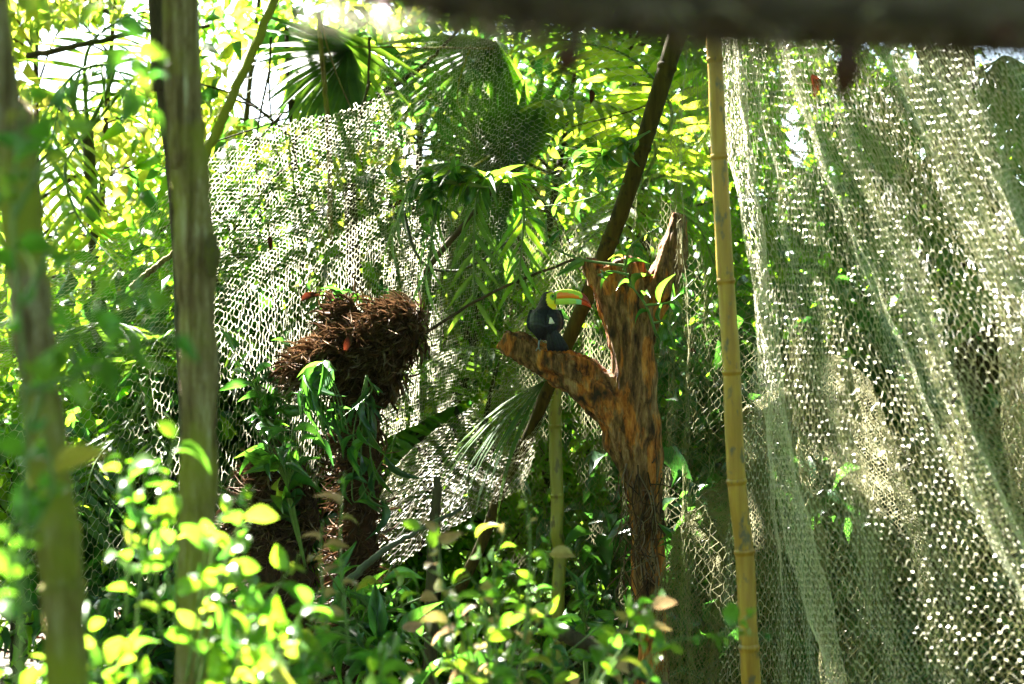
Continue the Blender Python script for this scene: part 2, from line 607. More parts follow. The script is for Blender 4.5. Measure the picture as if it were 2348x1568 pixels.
# ------------------------------------------------------------------ sun holes in the canopy: where the photograph's sunlight gets through
LIT = [
    ([(-40, 1080), (150, 1060), (150, 1230), (-40, 1260)], 7.6, 0.9),
    ([(180, 560), (400, 520), (400, 640), (180, 680)], 9.2, 0.5),
    ([(1490, 860), (1530, 860), (1540, 1080), (1480, 1060)], 7.9, 0.9),
    ([(1480, 600), (1580, 560), (1580, 660), (1500, 680)], 7.9, 0.9),
    ([(690, 690), (960, 690), (960, 800), (690, 880)], 8.2, 0.5),
    ([(1480, 480), (1570, 440), (1570, 560), (1500, 560)], 8.0, 0.4),
    ([(1330, 900), (1480, 1010), (1500, 1400), (1420, 1400)], 8.7, 0.6),
    ([(130, 820), (600, 900), (800, 1250), (760, 1650), (200, 1650), (130, 1250)], 3.6, 0.95),
    ([(-30, 1180), (230, 1160), (200, 1500), (-60, 1500)], 3.5, 1.0),
    ([(860, 1040), (1280, 1040), (1500, 1240), (1540, 1640), (780, 1640)], 4.4, 0.95),
    ([(280, 540), (560, 540), (560, 880), (280, 880)], 2.7, 1.0),
    ([(230, 60), (420, 60), (420, 360), (230, 360)], 2.7, 1.0),
    ([(900, 60), (1640, 60), (1660, 420), (1450, 700), (850, 620)], 11.6, 0.85),
    ([(900, 60), (1640, 60), (1660, 420), (1450, 600), (900, 600)], 13.2, 0.85),
    ([(-60, -60), (900, -60), (860, 420), (480, 520), (-60, 620)], 12.5, 0.9),
    ([(-60, -60), (900, -60), (860, 420), (480, 520), (-60, 700)], 11.0, 0.7),
    ([(1740, 200), (1900, 200), (2150, 520), (2100, 700), (1800, 500)], 13.5, 0.9),
    ([(-40, 560), (140, 640), (120, 900), (-40, 1000)], 10.5, 0.8),
    ([(1180, 600), (1360, 580), (1380, 760), (1200, 760)], 10.8, 0.8),
    ([(560, -260), (1330, -260), (1330, 330), (560, 330)], 1.5, 1.0),
]


ROWS_A = [
    [(-150, 660, 9.6), (250, 540, 9.65), (500, 350, 9.7), (700, 270, 9.75), (890, 215, 9.8)],
    [(-150, 780, 9.5), (250, 680, 9.5), (520, 540, 9.5), (710, 450, 9.5), (890, 400, 9.55)],
    [(-150, 940, 9.35), (250, 860, 9.35), (520, 740, 9.3), (710, 670, 9.3), (880, 620, 9.3)],
    [(-150, 1420, 9.0), (250, 1370, 9.0), (520, 1250, 9.0), (700, 1130, 9.0), (860, 1020, 9.1)]]
ROWS_AC = [
    [(870, 150, 9.8), (1050, 60, 9.85), (1200, 0, 9.9), (1560, -60, 9.3)],
    [(880, 400, 9.55), (1030, 350, 9.55), (1180, 300, 9.6), (1470, 320, 9.0)],
    [(880, 620, 9.3), (1010, 590, 9.3), (1150, 560, 9.3), (1390, 570, 8.85)],
    [(860, 1020, 9.1), (970, 960, 9.1), (1080, 920, 9.1), (1260, 890, 8.9)]]
ROWS_B = [
    [(1300, 790, 8.95), (1180, 860, 9.0), (1080, 930, 9.0), (980, 1000, 9.0), (880, 1100, 9.0)],
    [(1270, 900, 8.7), (1160, 1010, 8.8), (1080, 1060, 8.8), (960, 1120, 8.75), (830, 1210, 8.7)],
    [(1200, 1120, 8.6), (1120, 1160, 8.5), (1020, 1220, 8.4), (900, 1300, 8.3), (700, 1400, 8.2)]]
ROWS_D = [
    [(1640, 40, 7.2), (1685, 40, 6.9), (1765, 40, 6.7), (1890, 40, 6.4), (2070, 40, 6.0), (2320, 40, 5.6)],
    [(1680, 460, 7.0), (1745, 460, 6.6), (1870, 460, 6.2), (2050, 460, 5.8), (2270, 460, 5.4), (2540, 460, 5.0)],
    [(1700, 860, 6.9), (1795, 860, 6.3), (1990, 860, 5.8), (2230, 860, 5.3), (2480, 860, 4.8), (2740, 860, 4.5)],
    [(1720, 1250, 6.8), (1850, 1250, 6.1), (2110, 1250, 5.4), (2390, 1250, 4.8), (2650, 1250, 4.4), (2880, 1250, 4.1)],
    [(1730, 1640, 6.7), (1900, 1640, 5.9), (2220, 1640, 5.1), (2530, 1640, 4.5), (2800, 1640, 4.1), (3020, 1640, 3.9)]]
LIT_ON = [
    ([[(680, 660, 8.3), (980, 660, 8.3)], [(680, 860, 8.2), (980, 860, 8.2)]], [[(700, 730), (860, 700), (965, 690), (955, 770), (860, 790), (700, 840)]]),
    ([[(1340, 460, 7.85), (1620, 460, 7.85)], [(1340, 1120, 7.85), (1620, 1120, 7.85)]], [[(1475, 860), (1510, 850), (1525, 1060), (1490, 1080)], [(1500, 600), (1570, 580), (1560, 650), (1510, 680)], [(1440, 700), (1490, 720), (1480, 800)]]),
    ([[(360, 0, 4.05), (520, 0, 4.05)], [(360, 1500, 4.05), (520, 1500, 4.05)]], [[(400, 180), (425, 170), (430, 300), (410, 300)], [(410, 660), (440, 640), (450, 760), (430, 780)], [(440, 950), (470, 960), (470, 1040)], [(400, 420), (450, 440), (440, 480)]]),
    ([[(-20, 0, 3.0), (260, 0, 3.0)], [(-20, 1500, 3.0), (260, 1500, 3.0)]], [[(30, 350), (70, 380), (80, 520), (50, 480)], [(80, 800), (120, 820), (130, 900)], [(110, 1150), (150, 1180), (140, 1260)]]),
    (ROWS_A, [[(510, 350), (860, 250), (870, 560), (780, 620), (640, 690), (510, 760)]]),
    (ROWS_B, [[(900, 980), (1060, 940), (1030, 1190), (900, 1330), (780, 1300), (830, 1180)]]),
    (ROWS_D, [[(1670, 50), (1860, 50), (1990, 330), (2080, 480), (2160, 640), (1780, 660), (1740, 500)],
              [(1790, 600), (2160, 600), (2270, 860), (2180, 930), (2300, 1150), (2230, 1240), (2040, 1120), (1840, 940)],
              [(2120, 1180), (2300, 1180), (2480, 1660), (2330, 1660), (2140, 1300)],
              [(2050, 90), (2180, 90), (2250, 420), (2120, 420)]]),
]
E1 = unit(np.cross(SUN, [0, 0, 1.0]))
E2 = np.cross(SUN, E1)
CELL, HALF = .04, 500
LITMASK = np.zeros((2 * HALF, 2 * HALF), bool)
for rows_, polys_ in LIT_ON:
    A_ = np.array([smooth_path([at(*p) for p in r_], 260) for r_ in rows_])
    S_ = np.stack([smooth_path(A_[:, i], 260) for i in range(260)], 1).reshape(-1, 3)
    vx_, vy_ = project(S_)
    for p_ in polys_:
        q_ = S_[inpoly(vx_, vy_, p_)]
        LITMASK[np.clip((q_ @ E1 / CELL).astype(int) + HALF, 0, 2 * HALF - 1), np.clip((q_ @ E2 / CELL).astype(int) + HALF, 0, 2 * HALF - 1)] = True
m_ = LITMASK.copy()
for dx_ in (-1, 0, 1):
    for dy_ in (-1, 0, 1):
        m_ |= np.roll(np.roll(LITMASK, dx_, 0), dy_, 1)
LITMASK = m_


_g = np.random.default_rng(404)
FLECKS = [(np.array([_g.uniform(-3.2, 1.3), _g.uniform(2.5, 9.5), _g.uniform(.6, 3.4)]), _g.uniform(.10, .22)) for _ in range(75)]


def lit_keep(Q, D, g):
    """which canopy leaves stay: those whose shadow misses the sunlit places"""
    keep = np.ones(len(Q), bool)
    for c, r in FLECKS:
        w_ = Q + D * .5 - c
        w_ = w_ - (w_ @ SUN)[:, None] * SUN
        keep &= np.linalg.norm(w_, axis=1) > r
    hit = np.zeros(len(Q), bool)
    for f in (0, .25, .5, .75, 1):
        q = Q + D * f
        hit |= LITMASK[np.clip((q @ E1 / CELL).astype(int) + HALF, 0, 2 * HALF - 1), np.clip((q @ E2 / CELL).astype(int) + HALF, 0, 2 * HALF - 1)]
    keep &= ~(hit & (g.random(len(Q)) < .975))
    for poly, d, prob in LIT:
        hit = np.zeros(len(Q), bool)
        for f in (0.0, .5, 1.0):
            q = Q + D * f
            tt = (q[:, 1] - d) / SUN[1]
            vx, vy = project(q - tt[:, None] * SUN)
            hit |= inpoly(vx, vy, poly) & (tt > 0)
        keep &= ~(hit & (g.random(len(Q)) < prob))
    return keep


# ------------------------------------------------------------------ trees in the picture, and the unseen leaf layer added above to shade it
def shade_canopy(root, x0, x1, y0, y1, n, seed):
    g = np.random.default_rng(seed)
    c = np.stack([g.uniform(x0, x1, 160), g.uniform(y0, y1, 160), g.uniform(5.5, 7.6, 160)], -1)
    k = g.integers(0, 160, n)
    Q = c[k] + g.normal(size=(n, 3)) * [0.55, 0.55, 0.3]
    Q = np.vstack([Q, np.stack([g.uniform(x0, x1, n // 2), g.uniform(y0, y1, n // 2), g.uniform(5.4, 7.6, n // 2)], -1)])
    Q = Q[Q[:, 2] > 1.6 + 0.235 * Q[:, 1] + 0.25]
    n = len(Q)
    D = unit(np.stack([g.normal(size=n), g.normal(size=n), g.normal(size=n) * .4 - .3], -1))
    L = g.uniform(.14, .25, n)
    kp = lit_keep(Q, D * L[:, None], g)
    Q, D, L = Q[kp], D[kp], L[kp]
    n = len(Q)
    Nn = np.tile([0, 0, 1.0], (n, 1)) + g.normal(size=(n, 3)) * .45
    V, F = cloud(Q, D, Nn, L, L * g.uniform(.42, .55, n), TPL_FAR)
    obj('crown', mesh_data('crown', rel(V, root), F, M['leaf_canopy']), root, kind='stuff')  # out-of-view leaf layer added to shade the scene, holes cut for sun
    return c


def limb_part(root, start, targets, r0, mat, seed):
    g = np.random.default_rng(seed)
    parts = []
    for q in targets:
        mid = start * 0.45 + q * 0.55 + g.normal(size=3) * .25
        parts.append(tube(smooth_path([start, mid, q], 10), np.linspace(r0, r0 * .3, 10), 6))
    V, F = join(parts)
    obj('limb', mesh_data('limb', rel(V, root), F, mat, True), root)


def trunk_tree(name, label, pts, mat, can=None, seed=0, top=6.2, rough=0.15, limb=None):
    """pts: (vx, vy, half width px, depth) down the picture"""
    P = [at(a, b, d) for a, b, h, d in pts]
    R = [px(h, d) for a, b, h, d in pts]
    low = P[-1].copy()
    dz = low - P[-2]
    base = low + dz / max(-dz[2], 1e-3) * (low[2] + 0.1)
    P.append(base)
    R.append(R[-1] * 1.15)
    up = P[0] + (P[0] - P[1]) / max((P[0] - P[1])[2], 1e-3) * (top - P[0][2]) * np.array([.6, .6, 1])
    P.insert(0, up)
    R.insert(0, R[0] * .7)
    root = thing(name, label, 'tree', (base[0], base[1], 0))
    path = smooth_path(P, 70)
    rad = np.interp(np.linspace(0, 1, 70), np.linspace(0, 1, len(R)), R)
    g = np.random.default_rng(seed)
    rad = rad * (1 + 0.05 * np.sin(np.arange(70) * .9 + seed) + g.normal(size=70) * .015)
    V, F = tube(path, rad, 20, True, rough, seed)
    obj('trunk', mesh_data('trunk', rel(V, root), F, mat, True), root)
    if can:
        c = shade_canopy(root, *can, seed + 50)
        pick = c[g.choice(len(c), 9, replace=False)]
        limb_part(root, up, pick, R[0] * .6, mat, seed)
    return root


tA = trunk_tree('sapling_tree', 'leaning mossy tree trunk at the far left edge, blurred', [(-30, -20, 46, 3.1), (25, 250, 48, 3.1), (60, 600, 50, 3.05), (105, 1000, 48, 3.0), (140, 1300, 50, 3.0), (158, 1600, 50, 3.0)],
                M['bark_mossy'], (-8.0, -1.6, -1.0, 9.5, 29000), 3)
tB = trunk_tree('sapling_tree', 'straight mossy trunk with a knot, second from the left', [(414, -20, 36, 4.1), (430, 280, 36, 4.1), (447, 560, 43, 4.1), (457, 900, 38, 4.1), (452, 1250, 39, 4.1), (448, 1600, 40, 4.1)],
                M['bark_mossy'], (-3.2, 7.0, -2.5, 9.8, 52000), 5)
# knot and peeling ridge on the second trunk
kn = at(487, 585, 4.06)
bpy.ops.mesh.primitive_ico_sphere_add(subdivisions=3, radius=1)
ko = bpy.context.object
ko.name = 'knot'
ko.data.name = 'knot'
ko.parent = tB
ko.location = Vector(kn) - tB.location
ko.scale = (.016, .02, .045)
ko.data.materials.append(M['bark_mossy'])
for v in ko.data.vertices:
    v.co *= 1 + .25 * mnoise.noise(v.co * 2.5)
tC = trunk_tree('slender_tree', 'thin dark trunk directly behind the knotted mossy trunk at top', [(356, -20, 17, 6.0), (366, 150, 16, 6.0), (405, 500, 15, 6.0), (440, 1200, 20, 6.0)], M['bark_dark'], (-7.5, 0, 9.3, 15.6, 24000), 9)
tD = trunk_tree('slender_tree', 'dark tree trunk behind the netting at the right edge', [(2150, -20, 60, 9.0), (2230, 500, 62, 9.0), (2290, 1000, 66, 9.0), (2330, 1600, 70, 9.0)], M['bark_dark'], (-0.5, 8.5, 6, 15.6, 34000), 13)


# ------------------------------------------------------------------ background trees
def bg_tree(name, label, vx, d, h, spread, nclus, nleaf, mat, seed, lo=0.15, tr=0.06, leaf=(.10, .16), group=None, tilt=0.0, cat='tree', gap=None):
    g = np.random.default_rng(seed)
    b = at(vx, 900, d)
    base = np.array([b[0], b[1], 0.0])
    root = thing(name, label, cat, base, group)
    top = base + [tilt * h, g.uniform(-.3, .3), h * .92]
    mid = base + [tilt * h * .4 + g.uniform(-.25, .25), 0, h * .5]
    path = smooth_path([base - [0, 0, .1], mid, top], 16)
    V, F = tube(path, np.linspace(tr, tr * .25, 16), 8)
    obj('trunk', mesh_data('trunk', rel(V, root), F, M['bark_dark'], True), root)
    c = []
    br = []
    for i in range(nclus):
        f = g.uniform(lo, 1.0)
        p = path[int(f * 15)]
        a = g.uniform(0, 2 * math.pi)
        r = spread * (0.25 + 0.75 * math.sin(math.pi * min(.95, .25 + .7 * (f - lo) / (1 - lo)))) * math.sqrt(g.uniform(.05, 1))
        q = p + [r * math.cos(a), r * math.sin(a) * .8, g.uniform(-.1, .45)]
        c.append(q)
        m_ = (p + q) / 2 + [0, 0, .12 * r]
        br.append(tube(smooth_path([p, m_, q], 6), np.linspace(tr * .22, .005, 6), 4, False))
    V, F = joinq(br)
    obj('branches', mesh_data('branches', rel(V, root), F, M['bark_dark']), root, kind='stuff')
    c = np.array(c)
    k = g.integers(0, nclus, nleaf)
    P = c[k] + g.normal(size=(nleaf, 3)) * [.3, .3, .22]
    if gap is not None:
        vx_, vy_ = project(P)
        for poly in gap:
            P = P[~inpoly(vx_, vy_, poly)]
            vx_, vy_ = project(P)
    nleaf = len(P)
    D = np.stack([g.normal(size=nleaf), g.normal(size=nleaf), g.normal(size=nleaf) * .5 - .55], -1)
    Nn = np.tile([0, 0, 1.0], (nleaf, 1)) + g.normal(size=(nleaf, 3)) * .6
    L = g.uniform(leaf[0], leaf[1], nleaf)
    V, F = cloud(P, D, Nn, L, L * g.uniform(.38, .55, nleaf), TPL_MID)
    obj('crown', mesh_data('crown', rel(V, root), F, mat), root, kind='stuff')
    return root


Y_, G_, K_, R_ = M['leaf_yellow'], M['leaf_green'], M['leaf_dark'], M['leaf_fresh']
BG = [
    # label, vx, d, h, spread, clusters, leaves, mat, lo, leaf
    ('small tree with olive yellow leaves in the top left corner', 60, 13.0, 4.6, 1.3, 30, 1700, Y_, .2, (.12, .19)),
    ('thin yellow-leaved tree showing between the two mossy trunks', 250, 14.5, 5.6, 1.5, 34, 1900, Y_, .15, (.11, .17)),
    ('fresh green low tree left of the knotted trunk', 300, 12.0, 2.6, 1.1, 26, 1500, R_, .2, (.11, .17)),
    ('bright green leafy tree just right of the knotted trunk', 560, 11.5, 3.2, .8, 22, 1200, G_, .45, (.13, .20)),
    ('olive yellow tree with dark arching branches left of the centre', 800, 12.5, 4.4, 1.2, 34, 2200, Y_, .25, (.12, .19)),
    ('yellow tinted tree behind the dark drooping palm', 980, 15.0, 5.6, 1.5, 36, 2400, Y_, .15, (.12, .18)),
    ('sunlit yellow-green tree behind the fan palm', 1200, 14.5, 5.2, 1.5, 42, 3000, R_, .15, (.11, .18)),
    ('bright lime tree behind the leaning bamboo pole', 1450, 13.0, 4.6, 1.3, 40, 2900, R_, .15, (.11, .17)),
    ('green tree behind the yellow bamboo pole', 1640, 14.0, 4.8, 1.2, 36, 2500, G_, .15, (.11, .17)),
    ('leafy tree behind the bright fold of the right netting', 1830, 15.0, 4.9, 1.4, 34, 2100, G_, .15, (.12, .19)),
    ('lime green tree glowing through the right netting', 2020, 13.5, 4.4, 1.2, 34, 2100, R_, .25, (.12, .18)),
    ('dark leafed tree behind the netting in the right corner', 2300, 12.0, 3.6, 1.2, 32, 2000, K_, .1, (.13, .2)),
    ('dense dark green thicket tree behind the lower left netting', 420, 10.6, 1.9, 1.0, 30, 2200, K_, .05, (.12, .2)),
    ('dark green shrubby tree behind the shaggy root mass', 760, 11.2, 2.2, .9, 30, 2200, G_, .05, (.12, .18)),
    ('green thicket tree seen below the perched toucan', 1170, 11.5, 2.4, 1.0, 30, 2300, G_, .05, (.1, .16)),
    ('light green thicket tree behind the slim green post', 1330, 12.5, 2.4, .9, 28, 2000, R_, .05, (.1, .15)),
    ('dark bush-like tree left of the yellow bamboo, low behind the net', 1590, 10.8, 1.9, .7, 24, 1700, K_, .05, (.1, .17)),
    ('thin tall yellow tree right of the knotted trunk near the top', 600, 15.5, 6.0, 1.3, 30, 900, R_, .45, (.12, .18)),
    ('tall pale tree whose top closes the sky between the mossy trunks', 330, 17.0, 6.4, 1.5, 30, 800, G_, .5, (.13, .2)),
    ('dark broad-leaved tree between the knotted trunk and the fan palm', 640, 11.4, 4.2, .8, 16, 200, K_, .5, (.14, .24)),
    ('dark leafy tree crown in front of the lime trees, left of the leaning pole', 1320, 12.0, 4.0, .8, 16, 420, K_, .5, (.10, .18)),
    ('dark leaved tree overhanging the middle of the net from behind', 980, 12.2, 4.3, .8, 16, 420, K_, .55, (.12, .22)),
    ('dark thicket tree low behind the right netting beside the yellow bamboo', 1800, 9.6, 1.9, .7, 26, 2000, K_, .03, (.12, .2)),
    ('dark thicket tree low behind the middle of the right netting', 2030, 9.2, 1.8, .7, 26, 2000, K_, .03, (.12, .2)),
    ('dark thicket tree low in the right corner behind the netting', 2300, 8.8, 1.7, .7, 26, 2000, K_, .03, (.12, .2)),
    ('low bright green tree at the left edge behind the leaning trunk', 40, 10.5, 1.9, .9, 24, 1500, R_, .05, (.12, .18)),
]
GAPS = [[(60, 60), (330, 40), (350, 150), (230, 230), (80, 200)], [(500, 120), (620, 130), (720, 240), (640, 340), (540, 260)],
        [(930, 250), (1010, 240), (1000, 370), (920, 380)], [(860, 120), (900, 90), (930, 200), (880, 220)], [(1770, 250), (1850, 230), (1870, 380), (1790, 400)]]
for i, (lb, vx, d, h, sp, nc, nl, mt, lo, lf) in enumerate(BG):
    bg_tree('leafy_tree', lb, vx, d, h, sp, nc, nl, mt, 100 + i, lo, .05 if h > 3 else .03, lf, 'trees behind the aviary nets', gap=GAPS)

# far woods beyond the pond: one mass
g = np.random.default_rng(77)
n = 16000
x = g.uniform(-16, 18, n)
y = g.uniform(30, 42, n) - 6 * np.exp(-((x + 8) / 6) ** 2)
hmax = 3.4 + 1.6 * np.sin(x * .55) + 1.1 * np.sin(x * 1.3 + 1)
P = np.stack([x, y, g.uniform(-.2, 1, n) * hmax], -1)
D = np.stack([g.normal(size=n), g.normal(size=n), g.normal(size=n) * .5 - .4], -1)
V, F = cloud(P, D, g.normal(size=(n, 3)) + [0, 0, .8], g.uniform(.35, .6, n), g.uniform(.2, .34, n), TPL_FAR)
o = obj('woods', mesh_data('woods', V, F, M['leaf_green']), kind='stuff')
o['label'] = 'far green woods seen between the nearer trees'


# the forest goes on round the clearing, beside and behind the camera
g = np.random.default_rng(78)
n = 15000
a = g.uniform(math.radians(28), math.radians(332), n)
rr_ = g.uniform(13, 19, n)
P = np.stack([rr_ * np.sin(a), 3 + rr_ * np.cos(a), g.uniform(0, 1, n) ** .8 * (7.0 + 1.5 * np.sin(a * 7))], -1)
D = np.stack([g.normal(size=n), g.normal(size=n), g.normal(size=n) * .5 - .4], -1)
V, F = cloud(P, D, g.normal(size=(n, 3)) + [0, 0, .8], g.uniform(.45, .8, n), g.uniform(.25, .42, n), TPL_FAR)
o = obj('woods', mesh_data('woods', V, F, M['leaf_green']), kind='stuff')
o['label'] = 'green woods round the clearing'


# ------------------------------------------------------------------ palms
def blade(L, W, fold, droop, n=6, tip=0.75):
    V, F = [], []
    for i in range(n + 1):
        u = i / n
        hw = W * .5 * (min(1, .35 + u * 3) if u < .25 else 1) * (1 if u < tip - .35 else max(0.02, (1 - (u - tip + .35) / (1.35 - tip))))
        z = -droop * L * u ** 2.6
        V += [(u * L, hw, z + fold * hw), (u * L, 0, z), (u * L, -hw, z + fold * hw)]
    for i in range(n):
        a = i * 3
        F += [(a, a + 1, a + 4, a + 3), (a + 1, a + 2, a + 5, a + 4)]
    return np.array(V), np.array(F)


BLADES = {}


def blade_mesh(key, mat, L, W, fold, droop):
    k = (key, mat.name)
    if k not in BLADES:
        V, F = blade(L, W, fold, droop)
        BLADES[k] = mesh_data('leaflet', V, F, mat, True)
    return BLADES[k]


def fan_frond(root, hub, axis, normal, R, spread, n, mat, pet, seed, droop=.25, wid=1.0, sub=True):
    """hub, axis (middle of the fan), normal; pet: where the stalk comes from"""
    g = np.random.default_rng(seed)
    axis = unit(axis)
    normal = unit(np.asarray(normal, float) - np.dot(normal, axis) * axis)
    side = np.cross(normal, axis)
    path = smooth_path([pet, (np.asarray(pet) + hub) / 2 + [0, 0, .08], hub], 10)
    V, F = tube(path, np.linspace(.014, .008, 10), 6)
    fr = obj('frond', mesh_data('frond', rel(V, root), F, M['twig_green'], True), root)
    pieces = []
    for i in range(n):
        a = (i / (n - 1) - .5) * spread + g.normal() * .02
        dv = math.cos(a) * axis + math.sin(a) * side + normal * g.normal() * .05
        L = R * (.8 + .2 * math.cos(a * .8)) * g.uniform(.9, 1.06)
        W = 2.0 * R * math.sin(spread / (n - 1) / 2) * .85 * wid
        dr = droop * g.uniform(.6, 1.5)
        # droop is downward in the world: lean normal to up
        nn = unit(np.array([0, 0, 1.0]) * .8 + normal * .7)
        mtx = mat_from(rel(hub, root), dv, nn if abs(np.dot(nn, unit(dv))) < .9 else normal, 1, 1)
        if sub:
            me = blade_mesh((round(R, 2), n, round(droop, 2), i % 4), mat, L, W, .35, dr)
            o = obj('leaflet', me, fr)
            o.matrix_basis = mtx
        else:
            V, F = blade(L, W, .35, dr)
            mm = np.array(mtx)
            pieces.append((V @ mm[:3, :3].T + mm[:3, 3], F))
    if pieces:
        V, F = joinq(pieces)
        obj('leaflets', mesh_data('leaflets', V, F, mat, True), fr, kind='stuff')
    return fr


def feather_frond(root, pts, n, L, W, mat, seed, lean=.5, hang=.3, sub=True, r0=.014, normal=None):
    """pts: world points of the rachis"""
    g = np.random.default_rng(seed)
    path = smooth_path(pts, 40)
    V, F = tube(path, np.linspace(r0, .003, 40), 6)
    fr = obj('frond', mesh_data('frond', rel(V, root), F, M['twig_green'], True), root)
    T = unit(np.gradient(path, axis=0))
    pieces = []
    for i in range(n):
        f = .12 + .86 * i / (n - 1)
        k = f * 39
        k0 = int(min(k, 38))
        p = path[k0] * (1 - k + k0) + path[k0 + 1] * (k - k0)
        tt = T[k0]
        up = np.array([0, 0, 1.0]) if normal is None else np.asarray(normal, float)
        sd_ = unit(np.cross(tt, up))
        upn = np.cross(sd_, tt)
        for s in (-1, 1):
            dv = tt * lean + s * sd_ * 1.0 + np.array([0, 0, -hang]) + g.normal(size=3) * .06 + upn * .15
            Lf = L * (.45 + .55 * math.sin(math.pi * min(1, .15 + f * .8))) * g.uniform(.9, 1.08)
            mtx = mat_from(rel(p, root), dv, upn + g.normal(size=3) * .12, 1, 1)
            if sub:
                me = blade_mesh(('f', round(L, 2), round(W, 3), i % 5), mat, Lf, W, .4, .22)
                o = obj('leaflet', me, fr)
                o.matrix_basis = mtx
            else:
                V, F = blade(Lf, W, .4, .22)
                mm = np.array(mtx)
                pieces.append((V @ mm[:3, :3].T + mm[:3, 3], F))
    if pieces:
        V, F = joinq(pieces)
        obj('leaflets', mesh_data('leaflets', V, F, mat, True), fr, kind='stuff')
    return fr


def palm(name, label, vx, d, crown, tr=.05, mat=None, group='palms behind the nets'):
    c = at(*crown)
    base = np.array([at(vx, 900, d)[0], c[1] + .15, 0.0])
    root = thing(name, label, 'palm', base, group)
    V, F = tube(smooth_path([base - [0, 0, .1], (base + c) / 2 + [.08, 0, 0], c], 14), np.linspace(tr, tr * .75, 14), 10, True, .1, 3)
    obj('trunk', mesh_data('trunk', rel(V, root), F, M['bark_dark'], True), root)
    return root, c


PL, PLL = M['leaf_palm'], M['leaf_palm_lit']
# fan palm in the centre
r, c = palm('fan_palm', 'dark fan palm spreading its blades above the middle of the picture', 840, 11.4, (1140, 460, 11.4))
fan_frond(r, at(1185, 395, 11.0), (-.75, 0, .35), (-.2, -1, .35), .78, 3.6, 26, PL, c, 1, .12)
fan_frond(r, at(1130, 95, 11.5), (-.5, 0, -.9), (.2, -1, .3), .85, 2.2, 20, PL, c, 2, .15)
fan_frond(r, at(1120, 470, 11.2), (-.1, -.2, -1), (0, -1, .3), .75, 1.7, 16, PL, c, 3, .1)
fan_frond(r, at(1010, 470, 11.2), (-.3, 0, -1), (0, -1, .2), .70, 1.5, 13, PL, c, 4, .1)
# fan palm upper left
r, c = palm('fan_palm', 'sun-pierced fan palm right of the knotted trunk near the top', 790, 10.8, (800, 420, 10.8))
fan_frond(r, at(800, 115, 10.5), (-.75, 0, -.65), (.1, -1, .3), .68, 2.3, 20, PL, c, 11, .12)
fan_frond(r, at(740, 60, 10.7), (.35, 0, -1), (0, -1, .2), .72, 1.6, 14, PL, c, 12, .12)
# palm top right of centre with lit fronds
r, c = palm('feather_palm', 'feather palm with glowing fronds beside the leaning pole', 1450, 11.6, (1470, 420, 11.8))
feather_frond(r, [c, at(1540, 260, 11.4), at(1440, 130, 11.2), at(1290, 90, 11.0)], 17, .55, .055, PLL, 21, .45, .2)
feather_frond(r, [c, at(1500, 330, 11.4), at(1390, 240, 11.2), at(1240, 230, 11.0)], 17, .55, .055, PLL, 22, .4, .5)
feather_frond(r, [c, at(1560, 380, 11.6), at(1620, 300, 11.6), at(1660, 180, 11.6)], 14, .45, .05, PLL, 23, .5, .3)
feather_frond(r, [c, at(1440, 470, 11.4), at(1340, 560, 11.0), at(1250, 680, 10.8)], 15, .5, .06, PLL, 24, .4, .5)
feather_frond(r, [c, at(1520, 470, 11.5), at(1600, 520, 11.5), at(1650, 640, 11.5)], 14, .42, .05, M['leaf_green'], 25, .5, .3)
# upper-left palm with narrow fronds, half in the sunlit leaf colour
r, c = palm('feather_palm', 'pale drooping feather palm in the upper left between the trunks', 170, 11.0, (200, 300, 11.4))
feather_frond(r, [c, at(260, 160, 11.2), at(160, 180, 11.0), at(110, 360, 10.8)], 14, .42, .03, PL, 31, .7, .9)
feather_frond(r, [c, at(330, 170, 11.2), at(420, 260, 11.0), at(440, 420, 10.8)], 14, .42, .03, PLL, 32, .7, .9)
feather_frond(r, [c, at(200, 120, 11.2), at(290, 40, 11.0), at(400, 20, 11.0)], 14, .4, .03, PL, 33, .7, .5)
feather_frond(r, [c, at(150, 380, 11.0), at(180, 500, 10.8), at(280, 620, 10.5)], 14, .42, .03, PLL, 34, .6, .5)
# palm low centre left, ladder leaflets
r, c = palm('feather_palm', 'low green feather palm between the root mass and the white net', 960, 10.2, (960, 960, 10.4), .04)
feather_frond(r, [c, at(960, 880, 10.2), at(900, 850, 10.0), at(830, 900, 9.9)], 14, .34, .04, G_, 41, .4, .3)
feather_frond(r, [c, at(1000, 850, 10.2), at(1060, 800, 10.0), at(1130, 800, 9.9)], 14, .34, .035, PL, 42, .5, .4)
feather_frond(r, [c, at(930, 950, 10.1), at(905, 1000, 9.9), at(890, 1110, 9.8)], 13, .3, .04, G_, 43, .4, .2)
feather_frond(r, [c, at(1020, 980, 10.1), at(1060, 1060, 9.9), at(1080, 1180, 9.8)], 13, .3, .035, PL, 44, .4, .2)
# right side palm behind net
r, c = palm('feather_palm', 'dark palm with broad hanging leaves behind the right netting', 2080, 8.6, (2230, 330, 8.6), .06)
feather_frond(r, [c, at(2160, 200, 8.4), at(2050, 190, 8.2), at(1940, 330, 8.0)], 13, .52, .06, PL, 51, .5, .8)
feather_frond(r, [c, at(2280, 150, 8.4), at(2340, 150, 8.2), at(2400, 260, 8.0)], 12, .5, .06, PL, 52, .5, .8)
feather_frond(r, [c, at(2190, 340, 8.4), at(2140, 420, 8.2), at(2110, 560, 8.0)], 12, .42, .06, PL, 53, .4, .6)
feather_frond(r, [c, at(2260, 420, 8.4), at(2290, 520, 8.2), at(2310, 700, 8.0)], 12, .42, .06, PL, 54, .4, .6)
